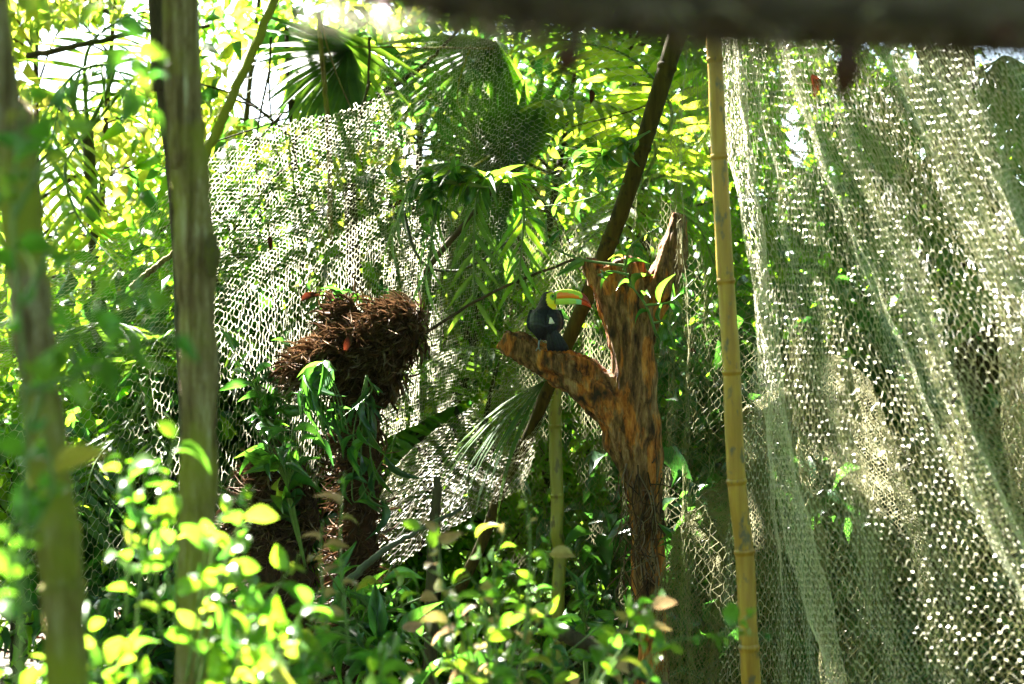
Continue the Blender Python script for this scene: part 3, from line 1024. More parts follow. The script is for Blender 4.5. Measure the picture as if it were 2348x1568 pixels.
# left low palm behind trunks
r, c = palm('feather_palm', 'low palm with striped leaflets behind the lower half of the trunks', 330, 9.9, (330, 900, 10.0), .04)
feather_frond(r, [c, at(300, 780, 9.8), at(240, 740, 9.6), at(150, 800, 9.4)], 14, .36, .035, PL, 61, .5, .4)
feather_frond(r, [c, at(380, 790, 9.8), at(470, 740, 9.6), at(580, 800, 9.4)], 14, .36, .035, PL, 62, .5, .4)
feather_frond(r, [c, at(350, 980, 9.6), at(400, 1050, 9.4), at(500, 1130, 9.2)], 14, .36, .035, PL, 63, .5, .4)
feather_frond(r, [c, at(290, 980, 9.6), at(220, 1060, 9.4), at(180, 1200, 9.2)], 14, .36, .035, PL, 64, .5, .4)


# ------------------------------------------------------------------ bare branches and vines among the leaves
def strand(name, label, cat, pts, r0, r1, mat, n=30, sides=7, group=None):
    P = [at(*p) for p in pts]
    path = smooth_path(P, n)
    path = path + rng.normal(size=path.shape) * r0 * .15
    V, F = tube(path, np.linspace(r0, r1, n), sides)
    root = path[0]
    o = obj(name, mesh_data(name, V - root, F, mat, True), loc=tuple(root))
    return tag(o, label, cat, group)


strand('branch', 'dark arching branch crossing the pale leaves left of the fan palm', 'branch', [(740, 330, 11.5), (850, 230, 11.4), (960, 160, 11.3), (1060, 60, 11.2)], .022, .008, M['bark_dark'])
strand('branch', 'forked looking dark twig bending below the bright sky gap', 'branch', [(955, 290, 11.6), (965, 360, 11.5), (950, 410, 11.4), (1000, 470, 11.2)], .014, .006, M['bark_dark'])
strand('vine', 'dark vine looping in an arc left of the toucan', 'vine', [(925, 480, 9.3), (945, 560, 9.2), (975, 608, 9.2), (1030, 622, 9.2), (1100, 600, 9.2), (1180, 540, 9.3)], .009, .005, M['vine'])
strand('branch', 'grey stem slanting across the sky right of the knotted trunk', 'branch', [(640, -20, 5.6), (560, 160, 5.6), (500, 300, 5.6), (462, 390, 5.6), (450, 700, 5.6)], .013, .016, M['bark_mossy'])
strand('branch', 'thin pale stem rising past the upper fan palm', 'branch', [(730, 30, 9.9), (740, 160, 9.9), (752, 300, 9.9), (760, 560, 9.8)], .012, .014, M['bark_mossy'])
strand('branch', 'thin horizontal branch high in the top left corner', 'branch', [(60, 130, 11), (200, 100, 11), (340, 70, 11), (480, 60, 11)], .018, .01, M['bark_dark'])
strand('branch', 'long thin dead branch rising from the root mass toward the stump', 'branch', [(900, 815, 8.6), (1020, 735, 8.7), (1150, 660, 8.8), (1330, 590, 8.9)], .008, .006, M['bark_dark'])
strand('branch', 'pale broken branch above the lower leaning trunk leaves', 'branch', [(300, 660, 8.2), (360, 610, 8.2), (410, 570, 8.2)], .014, .01, M['bark_mossy'])
strand('branch', 'dark stem arching out of the bottom philodendron', 'branch', [(800, 1330, 7.2), (870, 1270, 7.2), (960, 1215, 7.2), (1060, 1165, 7.3)], .016, .006, M['vine'])
strand('branch', 'reddish dead branch leaning over the bush at bottom centre', 'branch', [(1220, 1410, 6.0), (1290, 1450, 6.0), (1400, 1500, 6.0), (1560, 1600, 6.0)], .028, .02, M['bark_dark'])


g = np.random.default_rng(17)
for i in range(22):
    vx, vy, d = (g.uniform(560, 900), g.uniform(20, 420), 9.9) if i < 8 else (g.uniform(560, 1560), g.uniform(60, 600), 10.2 + g.uniform(0, 1.5))
    a = g.uniform(-.5, .5) + (0 if g.random() < .65 else 1.2)
    L = g.uniform(180, 420)
    strand('twig', 'thin bare twig among the backlit leaves behind the netting', 'twig', [(vx, vy, d), (vx - math.sin(a) * L * .5 + g.normal() * 14, vy + math.cos(a) * L * .5, d), (vx - math.sin(a) * L + g.normal() * 20, vy + math.cos(a) * L, d)],
           g.uniform(.005, .009), .003, M['bark_dark'] if g.random() < .6 else M['bark_mossy'], 16, 5, 'thin twigs behind the netting')


# ------------------------------------------------------------------ bamboo poles and the broken post
def bamboo(name, label, pts, mat, nodes, cat='pole', sides=16):
    """pts: (vx, vy, half width px, depth); nodes: node positions 0..1"""
    P = [at(a, b, d) for a, b, h, d in pts]
    R = [px(h, d) for a, b, h, d in pts]
    path = smooth_path(P, 90)
    rad = np.interp(np.linspace(0, 1, 90), np.linspace(0, 1, len(R)), R)
    rad = rad * (1 + .012 * np.sin(np.arange(90) * .7))
    path = path + smooth_path(rng.normal(size=(12, 3)), 90) * rad.mean() * np.array([.16, .16, 0])
    root = thing(name, label, cat, path[-1])
    V, F = tube(path, rad, sides)
    obj('cane', mesh_data('cane', rel(V, root), F, mat, True), root)
    T = unit(np.gradient(path, axis=0))
    for f in nodes:
        k = min(int(f * 89), 88)
        p, tt, r_ = path[k], T[k], rad[k]
        pp = np.array([p - tt * r_ * .42, p - tt * r_ * .3, p - tt * .0, p + tt * r_ * .12, p + tt * r_ * .4])
        V, F = tube(pp, r_ * np.array([.995, 1.08, 1.15, 1.07, .995]), sides, False)
        obj('node_ring', mesh_data('node_ring', rel(V, root), F, mat, True), root)
    return root


bamboo('bamboo_pole', 'upright yellow bamboo pole in front of the netting right of the stump', [(1634, -60, 17, 6.6), (1640, 200, 18, 6.6), (1658, 560, 19.5, 6.6), (1680, 900, 21, 6.6), (1704, 1250, 22, 6.6), (1728, 1640, 23, 6.6)], M['bamboo_yellow'], [.16, .30, .45, .58, .73, .81, .93])
bamboo('bamboo_pole', 'leaning brown bamboo pole running behind the toucan', [(1556, 60, 22, 8.6), (1484, 300, 20, 8.6), (1392, 560, 19, 8.6), (1318, 740, 17, 8.65), (1240, 930, 15, 8.7), (1150, 1130, 13, 8.75), (1050, 1360, 13, 8.8)], M['bamboo_brown'], [.07, .2, .33, .46, .6, .75, .88])
bamboo('bamboo_post', 'slim upright green bamboo post below the toucan', [(1272, 862, 15, 8.85), (1276, 1100, 15, 8.85), (1280, 1300, 15, 8.85), (1284, 1640, 15.5, 8.85)], M['bamboo_green'], [.16, .4, .62, .85], 'post')
o = strand('broken_post', 'short broken dark post standing before the white net', 'post', [(1003, 1092, 7.9), (1000, 1150, 7.9), (992, 1260, 7.9), (985, 1640, 7.9)], .014, .03, M['bark_dark'], 20, 9)


# ------------------------------------------------------------------ nets
def net(name, label, rows, cx, cy, knot, strand_w, mat, fold=None, seed=0, hole=None, sag=.02, seg=1, skew=0.0):
    """rows: list of rows of (vx, vy, d) control points (same length each)"""
    g = np.random.default_rng(seed)
    C = np.array([[at(*p) for p in row] for row in rows])
    nu, nv = 160, 160
    A = np.array([smooth_path(r_, nu) for r_ in C])
    S = np.stack([smooth_path(A[:, i], nv) for i in range(nu)], 1)          # nv x nu x 3
    Lu = np.linalg.norm(np.diff(S, axis=1), axis=2).sum(1).mean()
    Lv = np.linalg.norm(np.diff(S, axis=0), axis=2).sum(0).mean()

    def surf(u, v):
        a = np.clip(u, 0, 1) * (nu - 1)
        b = np.clip(v, 0, 1) * (nv - 1)
        i = np.minimum(a.astype(int), nu - 2)
        j = np.minimum(b.astype(int), nv - 2)
        s = (a - i)[:, None]
        q = (b - j)[:, None]
        return (S[j, i] * (1 - s) + S[j, i + 1] * s) * (1 - q) + (S[j + 1, i] * (1 - s) + S[j + 1, i + 1] * s) * q
    NX, NY = int(Lu / cx), int(Lv * (1 + abs(skew)) / cy)
    jj, ii_ = np.meshgrid(np.arange(NY + 1), np.arange(NX + 1), indexing='ij')
    u = (ii_ + .5 * (jj % 2)) / (NX + 1)
    v = jj / NY * (1 + abs(skew)) - max(skew, 0) * 0 - (abs(skew) * u if skew > 0 else abs(skew) * (1 - u))
    inside = ((v > -1e-6) & (v < 1 + 1e-6)).ravel()
    uu = (u + .12 * cx / Lu * g.normal(size=u.shape)).ravel()
    vv = (v + .12 * cy / Lv * g.normal(size=v.shape)).ravel()
    e = 1e-3
    P = surf(uu, vv)
    Tu = unit(surf(uu + e, vv) - surf(uu - e, vv))
    Tv = unit(surf(uu, vv + e) - surf(uu, vv - e))
    Nn = unit(np.cross(Tu, Tv))
    disp = np.zeros(len(P))
    ph = g.uniform(0, 6, 6)
    disp += sag * (np.sin(uu * 9 + ph[0] + 2 * vv) + .6 * np.sin(vv * 11 + ph[1] + 3 * uu) + .5 * np.sin(uu * 23 + vv * 7 + ph[2]) + .25 * np.sin(uu * 61 - vv * 30 + ph[3] + 2 * np.sin(vv * 9)) + .2 * np.sin(vv * 55 + uu * 22 + ph[4]))
    if fold:
        disp += fold(uu, vv)
    P = P + Nn * disp[:, None]
    # recompute tangent along u from neighbours
    G = P.reshape(NY + 1, NX + 1, 3)
    Tu = unit(np.gradient(G, axis=1)).reshape(-1, 3)
    Tv = unit(np.gradient(G, axis=0)).reshape(-1, 3)
    Nn = unit(np.cross(Tu, Tv))
    ok = inside.copy()
    if hole is not None:
        vx_, vy_ = project(P)
        ok &= ~hole(vx_, vy_, uu, vv)
    VV, FF = [], []

    def quads(a, b, w0, w1, nrm):
        d = unit(b - a)
        s = np.cross(d, nrm)
        q = np.stack([a - s * w0, a + s * w0, b + s * w1, b - s * w1], 1)
        VV.append(q.reshape(-1, 3))
    idx = np.arange(len(P)).reshape(NY + 1, NX + 1)
    kw, kh = knot
    # knots
    sel = np.nonzero(ok)[0]
    tw = Nn[sel] + .5 * g.normal(size=(len(sel), 3))
    d = Tu[sel]
    a = P[sel] - d * kw / 2
    b = P[sel] + d * kw / 2
    quads(a, b, np.full((len(sel), 1), kh / 2), np.full((len(sel), 1), kh / 2), unit(tw))
    # strands: from each knot down-left and down-right
    for s in (-1, 1):
        j = np.arange(NY)
        I = np.arange(NX + 1)
        J2, I2 = np.meshgrid(j, I, indexing='ij')
        tgt = I2 + np.where(J2 % 2 == 0, (0 if s > 0 else -1), (1 if s > 0 else 0))
        good = (tgt >= 0) & (tgt <= NX)
        a_ = idx[J2[good], I2[good]]
        b_ = idx[J2[good] + 1, tgt[good]]
        k = ok[a_] & ok[b_] & (g.random(len(a_)) > .004)
        a_, b_ = a_[k], b_[k]
        pa = P[a_] + s * Tu[a_] * kw * .45
        pb_ = P[b_] - s * Tu[b_] * kw * .45
        nr = unit(Nn[a_] + .45 * g.normal(size=(len(a_), 3)))
        hw = np.full((len(a_), 1), strand_w / 2) * g.uniform(.75, 1.25, (len(a_), 1))
        if seg == 1:
            quads(pa, pb_, hw, hw, nr)
        else:
            mid = (pa + pb_) / 2 + Tu[a_] * (s * kw * .22) + g.normal(size=pa.shape) * cx * .05
            quads(pa, mid, hw, hw, nr)
            quads(mid, pb_, hw, hw, nr)
    V = np.vstack(VV)
    F = np.arange(len(V)).reshape(-1, 4)
    root = V.mean(0)
    o = obj(name, mesh_data(name, V - root, F, mat), loc=tuple(root))
    return tag(o, label, 'net', 'aviary netting')


# A: sloping net from the leaning pole to the left
net('aviary_net', 'sunlit white net sheet spread between the leftmost trunk and the root mass', ROWS_A,
    .042, .0160, (.0135, .0052), .0023, M['net_pale'], seed=1, sag=.022, skew=.2)
net('aviary_net', 'shaded fine net sheet between the root mass and the leaning pole', ROWS_AC,
    .036, .0150, (.015, .0034), .0016, M['net_pale'], seed=11, sag=.02)
# B: lower centre white net
net('aviary_net', 'white sunlit net slope at lower centre beside the green post', ROWS_B,
    .032, .0125, (.0105, .0044), .0021, M['net_pale'], seed=2, sag=.007)
# C: upright net behind the stump


def foldC(u, v):
    return .04 * np.sin(u * 34 + 2 * v) + .03 * np.sin(u * 61 + 1.3)


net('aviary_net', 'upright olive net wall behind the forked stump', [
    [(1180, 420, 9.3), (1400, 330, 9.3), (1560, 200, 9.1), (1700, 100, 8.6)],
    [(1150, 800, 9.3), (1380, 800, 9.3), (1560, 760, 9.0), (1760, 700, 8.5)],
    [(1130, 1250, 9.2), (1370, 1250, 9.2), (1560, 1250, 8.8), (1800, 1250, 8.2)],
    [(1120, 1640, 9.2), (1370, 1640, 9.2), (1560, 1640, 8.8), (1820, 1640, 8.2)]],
    .024, .017, (.006, .003), .0022, M['net_shaded'], foldC, 3, sag=.015)
# D: right curtain in folds


def foldD(u, v):
    return (.085 * np.sin(u * 19 + 1.0 - 2.2 * v) + .03 * np.sin(u * 47 + 2 - 3 * v) + .012 * np.sin(u * 95 + 4 * v)) * (.55 + .6 * v)


net('aviary_net', 'pale sunlit net curtain hanging in slanting folds on the right', ROWS_D,
    .0155, .0255, (.0090, .0074), .0023, M['net_pale'], foldD, 4, sag=.02, seg=2)


def foldE(u, v):
    return (.12 * np.sin(u * 17 + 4.0 - 2.0 * v) + .05 * np.sin(u * 41 + 1 - 3 * v)) * (.5 + .6 * v)


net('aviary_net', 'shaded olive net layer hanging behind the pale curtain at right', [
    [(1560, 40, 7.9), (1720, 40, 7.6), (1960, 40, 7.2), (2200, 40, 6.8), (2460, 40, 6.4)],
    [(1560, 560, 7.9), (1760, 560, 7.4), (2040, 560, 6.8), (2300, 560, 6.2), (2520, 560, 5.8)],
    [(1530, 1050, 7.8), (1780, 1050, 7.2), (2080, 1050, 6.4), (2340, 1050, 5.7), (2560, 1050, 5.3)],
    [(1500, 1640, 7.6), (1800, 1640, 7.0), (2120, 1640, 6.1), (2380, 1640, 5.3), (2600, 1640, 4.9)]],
    .022, .020, (.006, .0022), .0013, M['net_shaded'], foldE, 5, sag=.02)
# F: dense dark doubled net at the bottom right
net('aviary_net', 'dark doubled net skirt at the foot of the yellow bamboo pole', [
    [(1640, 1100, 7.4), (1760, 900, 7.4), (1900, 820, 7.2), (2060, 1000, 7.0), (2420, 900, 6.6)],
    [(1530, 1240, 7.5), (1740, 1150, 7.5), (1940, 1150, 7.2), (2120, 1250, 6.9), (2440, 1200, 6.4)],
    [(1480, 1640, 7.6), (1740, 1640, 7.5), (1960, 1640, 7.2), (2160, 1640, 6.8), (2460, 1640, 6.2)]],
    .013, .008, (.006, .004), .003, M['net_shaded'], foldE, 6, sag=.03)


# ------------------------------------------------------------------ forked stump
def remesh(parts, voxel, smooth_it=4):
    V, F = join(parts)
    me = mesh_data('tmp', V, F, [])
    o = bpy.data.objects.new('tmp', me)
    COL.objects.link(o)
    md = o.modifiers.new('r', 'REMESH')
    md.mode = 'VOXEL'
    md.voxel_size = voxel
    if smooth_it:
        s = o.modifiers.new('s', 'SMOOTH')
        s.iterations = smooth_it
        s.factor = .5
    dg = bpy.context.evaluated_depsgraph_get()
    ev = bpy.data.meshes.new_from_object(o.evaluated_get(dg))
    bpy.data.objects.remove(o)
    return ev


SD = 8.0


def limb(pts, d=SD, depth_scale=1.0, ridges=9, seed=0, amp=.10):
    """closed tube in stump space with lengthwise ridges; pts (vx, vy, hw [,d])"""
    P = [at(p[0], p[1], p[3] if len(p) > 3 else d) for p in pts]
    R = [px(p[2], d) for p in pts]
    n = 14 * len(pts)
    path = smooth_path(P, n)
    rad = np.interp(np.linspace(0, 1, n), np.linspace(0, 1, len(R)), R)
    T = unit(np.gradient(path, axis=0))
    A = unit(np.cross(T, [0, 1.0, 0]))
    B = np.cross(T, A)
    S_ = 40
    th = np.linspace(0, 2 * math.pi, S_, endpoint=False)
    g = np.random.default_rng(seed)
    ph = g.uniform(0, 6.28, 6)
    tt = np.linspace(0, 1, n)[:, None]
    m_ = 1 + amp * (np.abs(np.sin(th[None] * ridges / 2 + ph[0] + 2.5 * tt + .6 * np.sin(tt * 9 + ph[1]))) - .5) + amp * .5 * np.sin(th[None] * (ridges * 2 + 1) + ph[2] + 5 * tt) + amp * .5 * np.sin(tt * 17 + th[None] * 2 + ph[3])
    V = path[:, None] + (rad[:, None] * m_)[:, :, None] * (np.cos(th)[None, :, None] * A[:, None] + depth_scale * np.sin(th)[None, :, None] * B[:, None])
    V = V.reshape(-1, 3)
    i = np.arange(n - 1)[:, None] * S_
    j = np.arange(S_)[None]
    F = [tuple(q) for q in np.stack([i + j, i + (j + 1) % S_, i + S_ + (j + 1) % S_, i + S_ + j], -1).reshape(-1, 4)]
    F.append(tuple(range(S_ - 1, -1, -1)))
    F.append(tuple(range((n - 1) * S_, n * S_)))
    return V, F


stump_pts = [
    limb([(1494, 1900, 60), (1493, 1640, 42), (1492, 1500, 31), (1486, 1350, 35), (1481, 1200, 38), (1476, 1080, 43), (1462, 1000, 52), (1450, 920, 56), (1448, 860, 52), (1448, 800, 50), (1440, 740, 54), (1428, 690, 56), (1414, 640, 58), (1398, 606, 52)], seed=1),
    limb([(1472, 1100, 40), (1440, 1000, 52), (1400, 925, 52), (1340, 872, 44), (1275, 838, 38), (1215, 808, 34), (1178, 788, 27), (1154, 772, 17)], seed=2, ridges=7, amp=.16),
    limb([(1462, 780, 36), (1480, 710, 40), (1512, 660, 38), (1534, 612, 34), (1546, 565, 27), (1553, 525, 22), (1557, 490, 13)], seed=3, ridges=7, amp=.18),
    limb([(1370, 650, 26), (1360, 620, 24), (1352, 596, 16)], seed=4, ridges=5),
    limb([(1455, 640, 22), (1462, 612, 16), (1468, 598, 9)], seed=5, ridges=5),
    limb([(1210, 815, 20), (1165, 800, 15), (1140, 788, 9)], seed=6, ridges=5, d=7.98),
    limb([(1520, 640, 26), (1550, 615, 22), (1572, 600, 18)], seed=7, ridges=5),
    limb([(1200, 790, 14), (1196, 774, 9)], seed=8, ridges=5),
]
# knobbly edge ripples
me = remesh(stump_pts, .0062, 3)
nv = len(me.vertices)
co = np.empty(nv * 3, np.float32)
me.vertices.foreach_get('co', co)
co = co.reshape(-1, 3)
no = np.empty(nv * 3, np.float32)
me.vertices.foreach_get('normal', no)
no = no.reshape(-1, 3)
dis = np.array([mnoise.noise(Vector((p[0] * 26, p[1] * 26, p[2] * 7))) * .011 + mnoise.noise(Vector((p[0] * 70, p[1] * 70, p[2] * 16))) * .0065 + mnoise.noise(Vector(p * 9)) * .010 for p in co.astype(float)])
co = co + no * dis[:, None]
# stump material: grey brown weathered skin over orange decayed heartwood
m, t, out = new_mat('rotten stump wood')
tc = N_(t, 'ShaderNodeTexCoord')
mp = N_(t, 'ShaderNodeMapping')
mp.inputs['Scale'].default_value = (1, 1, .22)
t.links.new(tc.outputs['Object'], mp.inputs[0])
n1 = N_(t, 'ShaderNodeTexNoise', Scale=38.0, Detail=8.0, Roughness=.68)
n2 = N_(t, 'ShaderNodeTexNoise', Scale=15.0, Detail=5.0, Roughness=.6)
n3 = N_(t, 'ShaderNodeTexNoise', Scale=7.0, Detail=4.0)
for q in (n1, n2):
    t.links.new(mp.outputs[0], q.inputs[0])
t.links.new(tc.outputs['Object'], n3.inputs[0])
skin = ramp(t, [(.33, (.012, .007, .004)), (.45, (.095, .045, .019)), (.56, (.25, .125, .052)), (.72, (.46, .30, .16))])
t.links.new(n1.outputs[0], skin.inputs[0])
core = ramp(t, [(.36, (.05, .016, .005)), (.5, (.42, .13, .025)), (.66, (.66, .28, .07))])
t.links.new(n1.outputs[0], core.inputs[0])
mr = N_(t, 'ShaderNodeMapRange')
mr.inputs['From Min'].default_value = .50
mr.inputs['From Max'].default_value = .56
t.links.new(n2.outputs[0], mr.inputs[0])
mx = N_(t, 'ShaderNodeMix', data_type='RGBA')
t.links.new(mr.outputs[0], mx.inputs[0])
t.links.new(skin.outputs[0], mx.inputs[6])
t.links.new(core.outputs[0], mx.inputs[7])
# dark damp stains
mr2 = N_(t, 'ShaderNodeMapRange')
mr2.inputs['From Min'].default_value = .60
mr2.inputs['From Max'].default_value = .72
t.links.new(n3.outputs[0], mr2.inputs[0])
mx2 = N_(t, 'ShaderNodeMix', data_type='RGBA')
t.links.new(mr2.outputs[0], mx2.inputs[0])
t.links.new(mx.outputs[2], mx2.inputs[6])
mx2.inputs[7].default_value = (.028, .016, .010, 1)
pb = N_(t, 'ShaderNodeBsdfPrincipled', Roughness=.8)
pb.inputs['Specular IOR Level'].default_value = .25
t.links.new(mx2.outputs[2], pb.inputs['Base Color'])
bp = N_(t, 'ShaderNodeBump', Strength=1.0, Distance=.03)
t.links.new(n1.outputs[0], bp.inputs['Height'])
t.links.new(bp.outputs[0], pb.inputs['Normal'])
t.links.new(pb.outputs[0], out.inputs[0])
M['stump'] = m
sb = at(1494, 1900, SD)
stump = thing('forked_stump', 'dead forked stump with orange rotten wood that the toucan perches on', 'stump', (sb[0], sb[1], 0))
me.vertices.foreach_set('co', rel(co, stump).astype(np.float32).ravel())
me.name = 'trunk'
me.materials.clear()
me.materials.append(m)
me.polygons.foreach_set('use_smooth', np.ones(len(me.polygons), bool))
me.update()
obj('trunk', me, stump)
# hanging roots and fibres round the lower stump
g = np.random.default_rng(5)
parts = []
for i in range(110):
    vx, vy = g.uniform(1425, 1525), g.uniform(1060, 1330)
    p0 = at(vx, vy, SD - .09)
    L = g.uniform(.05, .22)
    p2 = p0 + [g.normal() * .05, -.02 + g.normal() * .02, -L]
    p1 = (p0 + p2) / 2 + g.normal(size=3) * .025
    parts.append(tube(smooth_path([p0, p1, p2], 6), np.linspace(.003, .0014, 6), 4, False))
V, F = joinq(parts)
obj('roots', mesh_data('roots', rel(V, stump), F, M['fibre']), stump, kind='stuff')


# ------------------------------------------------------------------ shaggy root masses
def shaggy(name, label, blobs, trunk_pts, nf, d, seed, drift, flen=(.06, .16)):
    g = np.random.default_rng(seed)
    lows = trunk_pts[-1]
    b = at(lows[0], lows[1], d)
    root = thing(name, label, 'root mass', (b[0], b[1], 0))
    parts = []
    for (vx, vy, rx, rz, dd) in blobs:
        c = at(vx, vy, d + dd)
        th = np.linspace(0, math.pi, 12)
        path = np.stack([np.zeros(12), np.zeros(12), np.cos(th)], -1)
        u = np.linspace(.02, math.pi - .02, 12)
        w_ = np.linspace(0, 2 * math.pi, 18, endpoint=False)
        V = np.stack([np.sin(u)[:, None] * np.cos(w_)[None] * px(rx, d), np.sin(u)[:, None] * np.sin(w_)[None] * px(rx, d) * .8, np.cos(u)[:, None] * np.ones(18)[None] * px(rz, d)], -1).reshape(-1, 3) + c
        i = np.arange(11)[:, None] * 18
        j = np.arange(18)[None]
        F = [tuple(q) for q in np.stack([i + j, i + 18 + j, i + 18 + (j + 1) % 18, i + (j + 1) % 18], -1).reshape(-1, 4)]
        F += [tuple(range(17, -1, -1))[::-1], tuple(range(11 * 18, 12 * 18))[::-1]]
        parts.append((V, F))
    V, F = limb(trunk_pts, d, .9, 9, seed, .2)
    parts.append((V, F))
    me = remesh(parts, .013, 2)
    nv = len(me.vertices)
    co = np.empty(nv * 3, np.float32)
    me.vertices.foreach_get('co', co)
    co = co.reshape(-1, 3)
    no = np.empty(nv * 3, np.float32)
    me.vertices.foreach_get('normal', no)
    no = no.reshape(-1, 3)
    dis = np.array([mnoise.noise(Vector(p * 14)) * .02 + mnoise.noise(Vector(p * 40)) * .012 for p in co.astype(float)])
    co = co + no * dis[:, None]
    me.vertices.foreach_set('co', rel(co, root).astype(np.float32).ravel())
    me.materials.clear()
    me.materials.append(M['peat'])
    me.update()
    obj('core', me, root)
    k = g.integers(0, nv, nf)
    vxx, vyy = project(co[k].astype(float))
    k = k[(vyy < blobs[0][1] + 130) | (g.random(nf) < .22)]
    nf = len(k)
    P = co[k].astype(float)
    dr = np.asarray(drift, float)
    D = no[k] * g.uniform(.1, .8, (nf, 1)) + dr + g.normal(size=(nf, 3)) * .62
    L = g.uniform(flen[0], flen[1], nf)
    V, F = cloud(P, D, no[k] + g.normal(size=(nf, 3)) * .4, L, g.uniform(.0015, .0055, nf), TPL_FIB)
    obj('fibres', mesh_data('fibres', rel(V, root), F, M['fibre']), root, kind='stuff')
    return root


shaggy('root_mass', 'shaggy brown root mass on a dead palm trunk left of the toucan', [(895, 765, 62, 52, 0), (825, 800, 80, 44, 0), (755, 830, 66, 34, -.05), (700, 850, 40, 20, -.05), (860, 850, 56, 46, 0), (932, 728, 34, 32, .02), (790, 730, 30, 40, .08)],
       [(845, 800, 56), (830, 900, 44), (822, 1000, 46), (828, 1100, 40), (818, 1200, 42), (815, 1400, 46), (815, 1640, 52)], 15000, 8.4, 21, (-.8, -.1, -.4), (.03, .13))
shaggy('root_mass', 'low mound of red-brown roots behind the bottom left bush', [(640, 1130, 70, 75, 0), (600, 1190, 60, 60, 0), (690, 1180, 40, 60, 0)],
       [(640, 1180, 60), (640, 1300, 66), (640, 1640, 80)], 6000, 8.0, 22, (-.8, -.1, -.35), (.03, .12))


# ------------------------------------------------------------------ toucan
U = .2339 / VW * K * 7.93      # one drawing unit in metres at the bird's distance


def Z(zx, zy, y=0.0):
    """bird drawing units -> metres about the bird's middle"""
    return np.array([(zx - 560) * U, y * U, -(zy - 500) * U])


bird_c = at(1118.5 + .2339 * 560, 623.4 + .2339 * 500, 7.93)
toucan = thing('toucan', 'black toucan with yellow throat and rainbow bill perched on the stump arm', 'toucan', bird_c)


def ell(c, r, rot=0.0, n=24):
    u = np.linspace(.02, math.pi - .02, n)
    w_ = np.linspace(0, 2 * math.pi, n, endpoint=False)
    V = np.stack([np.sin(u)[:, None] * np.cos(w_)[None] * r[0] * U, np.sin(u)[:, None] * np.sin(w_)[None] * r[1] * U, np.cos(u)[:, None] * np.ones(n)[None] * r[2] * U], -1).reshape(-1, 3)
    c_, s_ = math.cos(rot), math.sin(rot)
    V = np.stack([V[:, 0] * c_ + V[:, 2] * s_, V[:, 1], -V[:, 0] * s_ + V[:, 2] * c_], -1) + Z(*c)
    i = np.arange(n - 1)[:, None] * n
    j = np.arange(n)[None]
    F = [tuple(q) for q in np.stack([i + j, i + n + j, i + n + (j + 1) % n, i + (j + 1) % n], -1).reshape(-1, 4)]
    F += [tuple(range(n)), tuple(range((n - 1) * n, n * n))[::-1]]
    return V, F


body = [ell((562, 460, 0), (150, 140, 128)), ell((568, 540, 0), (142, 128, 118)), ell((565, 400, 0), (112, 112, 90)), ell((560, 600, 10), (92, 95, 70)), ell((585, 620, -40), (52, 50, 60)),
        ell((568, 345, 10), (88, 85, 70)), ell((585, 300, 12), (84, 78, 76)), ell((598, 262, 14), (80, 72, 74)), ell((620, 330, 30), (52, 62, 62)), ell((640, 265, 14), (46, 56, 60))]
me = remesh(body, .0032, 5)
nv = len(me.vertices)
co = np.empty(nv * 3, np.float32)
me.vertices.foreach_get('co', co)
co = co.reshape(-1, 3).astype(float)
zx = co[:, 0] / U + 560
zy = -co[:, 2] / U + 500
yy = co[:, 1] / U
jit = np.array([mnoise.noise(Vector(p * 160)) for p in co]) * 9
colr = np.tile([.006, .008, .013], (nv, 1))
# dark nape has a maroon-black tone
nape = (zy < 372)
colr[nape] = (.012, .009, .010)
face = inpoly(zx + jit * .5, zy + jit * .5, [(574, 216), (618, 200), (700, 195), (720, 380), (668, 405), (640, 372), (606, 352), (585, 334), (570, 280)])
colr[face] = (.80, .72, .04)
lowf = face & (zy > 320)
colr[lowf] = (.86, .68, .02)
cheek = face & (((zx - 636) / 30) ** 2 + ((zy - 248) / 32) ** 2 < 1)
colr[cheek] = (.22, .50, .06)
line = inpoly(zx, zy, [(612, 184), (700, 180), (700, 330), (664, 330), (664, 240), (648, 212)]) & ~inpoly(zx, zy, [(604, 204), (640, 214), (655, 236), (655, 330), (640, 380), (560, 380)])
colr[line] = (.012, .010, .010)
rump = inpoly(zx + jit * .6, zy + jit * .6, [(600, 446), (616, 452), (634, 484), (650, 508), (622, 516), (592, 512), (598, 480)]) & (yy < 0)
colr[rump] = (.80, .78, .72)
ca = me.color_attributes.new('Col', 'FLOAT_COLOR', 'POINT')
ca.data.foreach_set('color', np.hstack([colr, np.ones((nv, 1))]).astype(np.float32).ravel())
me.materials.clear()
M['plumage'] = painted_mat('toucan plumage', .62, .28, .6)
me.materials.append(M['plumage'])
me.polygons.foreach_set('use_smooth', np.ones(len(me.polygons), bool))
me.update()
obj('body', me, toucan)
# bill: sections from base to tip (zx, top, bottom, half thickness, line between the halves)
sec = [(648, 196, 322, 34, 262), (668, 184, 322, 36, 262), (700, 175, 322, 36, 261), (740, 170, 321, 35, 258), (790, 170, 318, 33, 256), (840, 177, 317, 31, 259), (885, 190, 318, 28, 266), (920, 206, 321, 25, 277), (950, 226, 328, 21, 291), (975, 252, 336, 16, 306), (995, 288, 345, 10, 326), (1010, 330, 352, 4, 345), (1013, 344, 352, 1.5, 350)]
S_ = np.array(sec, float)
tq = np.linspace(0, len(S_) - 1, 70)
S2 = smooth_path(S_, 70)
na = 36
VV, upper_f, lower_f = [], [], []


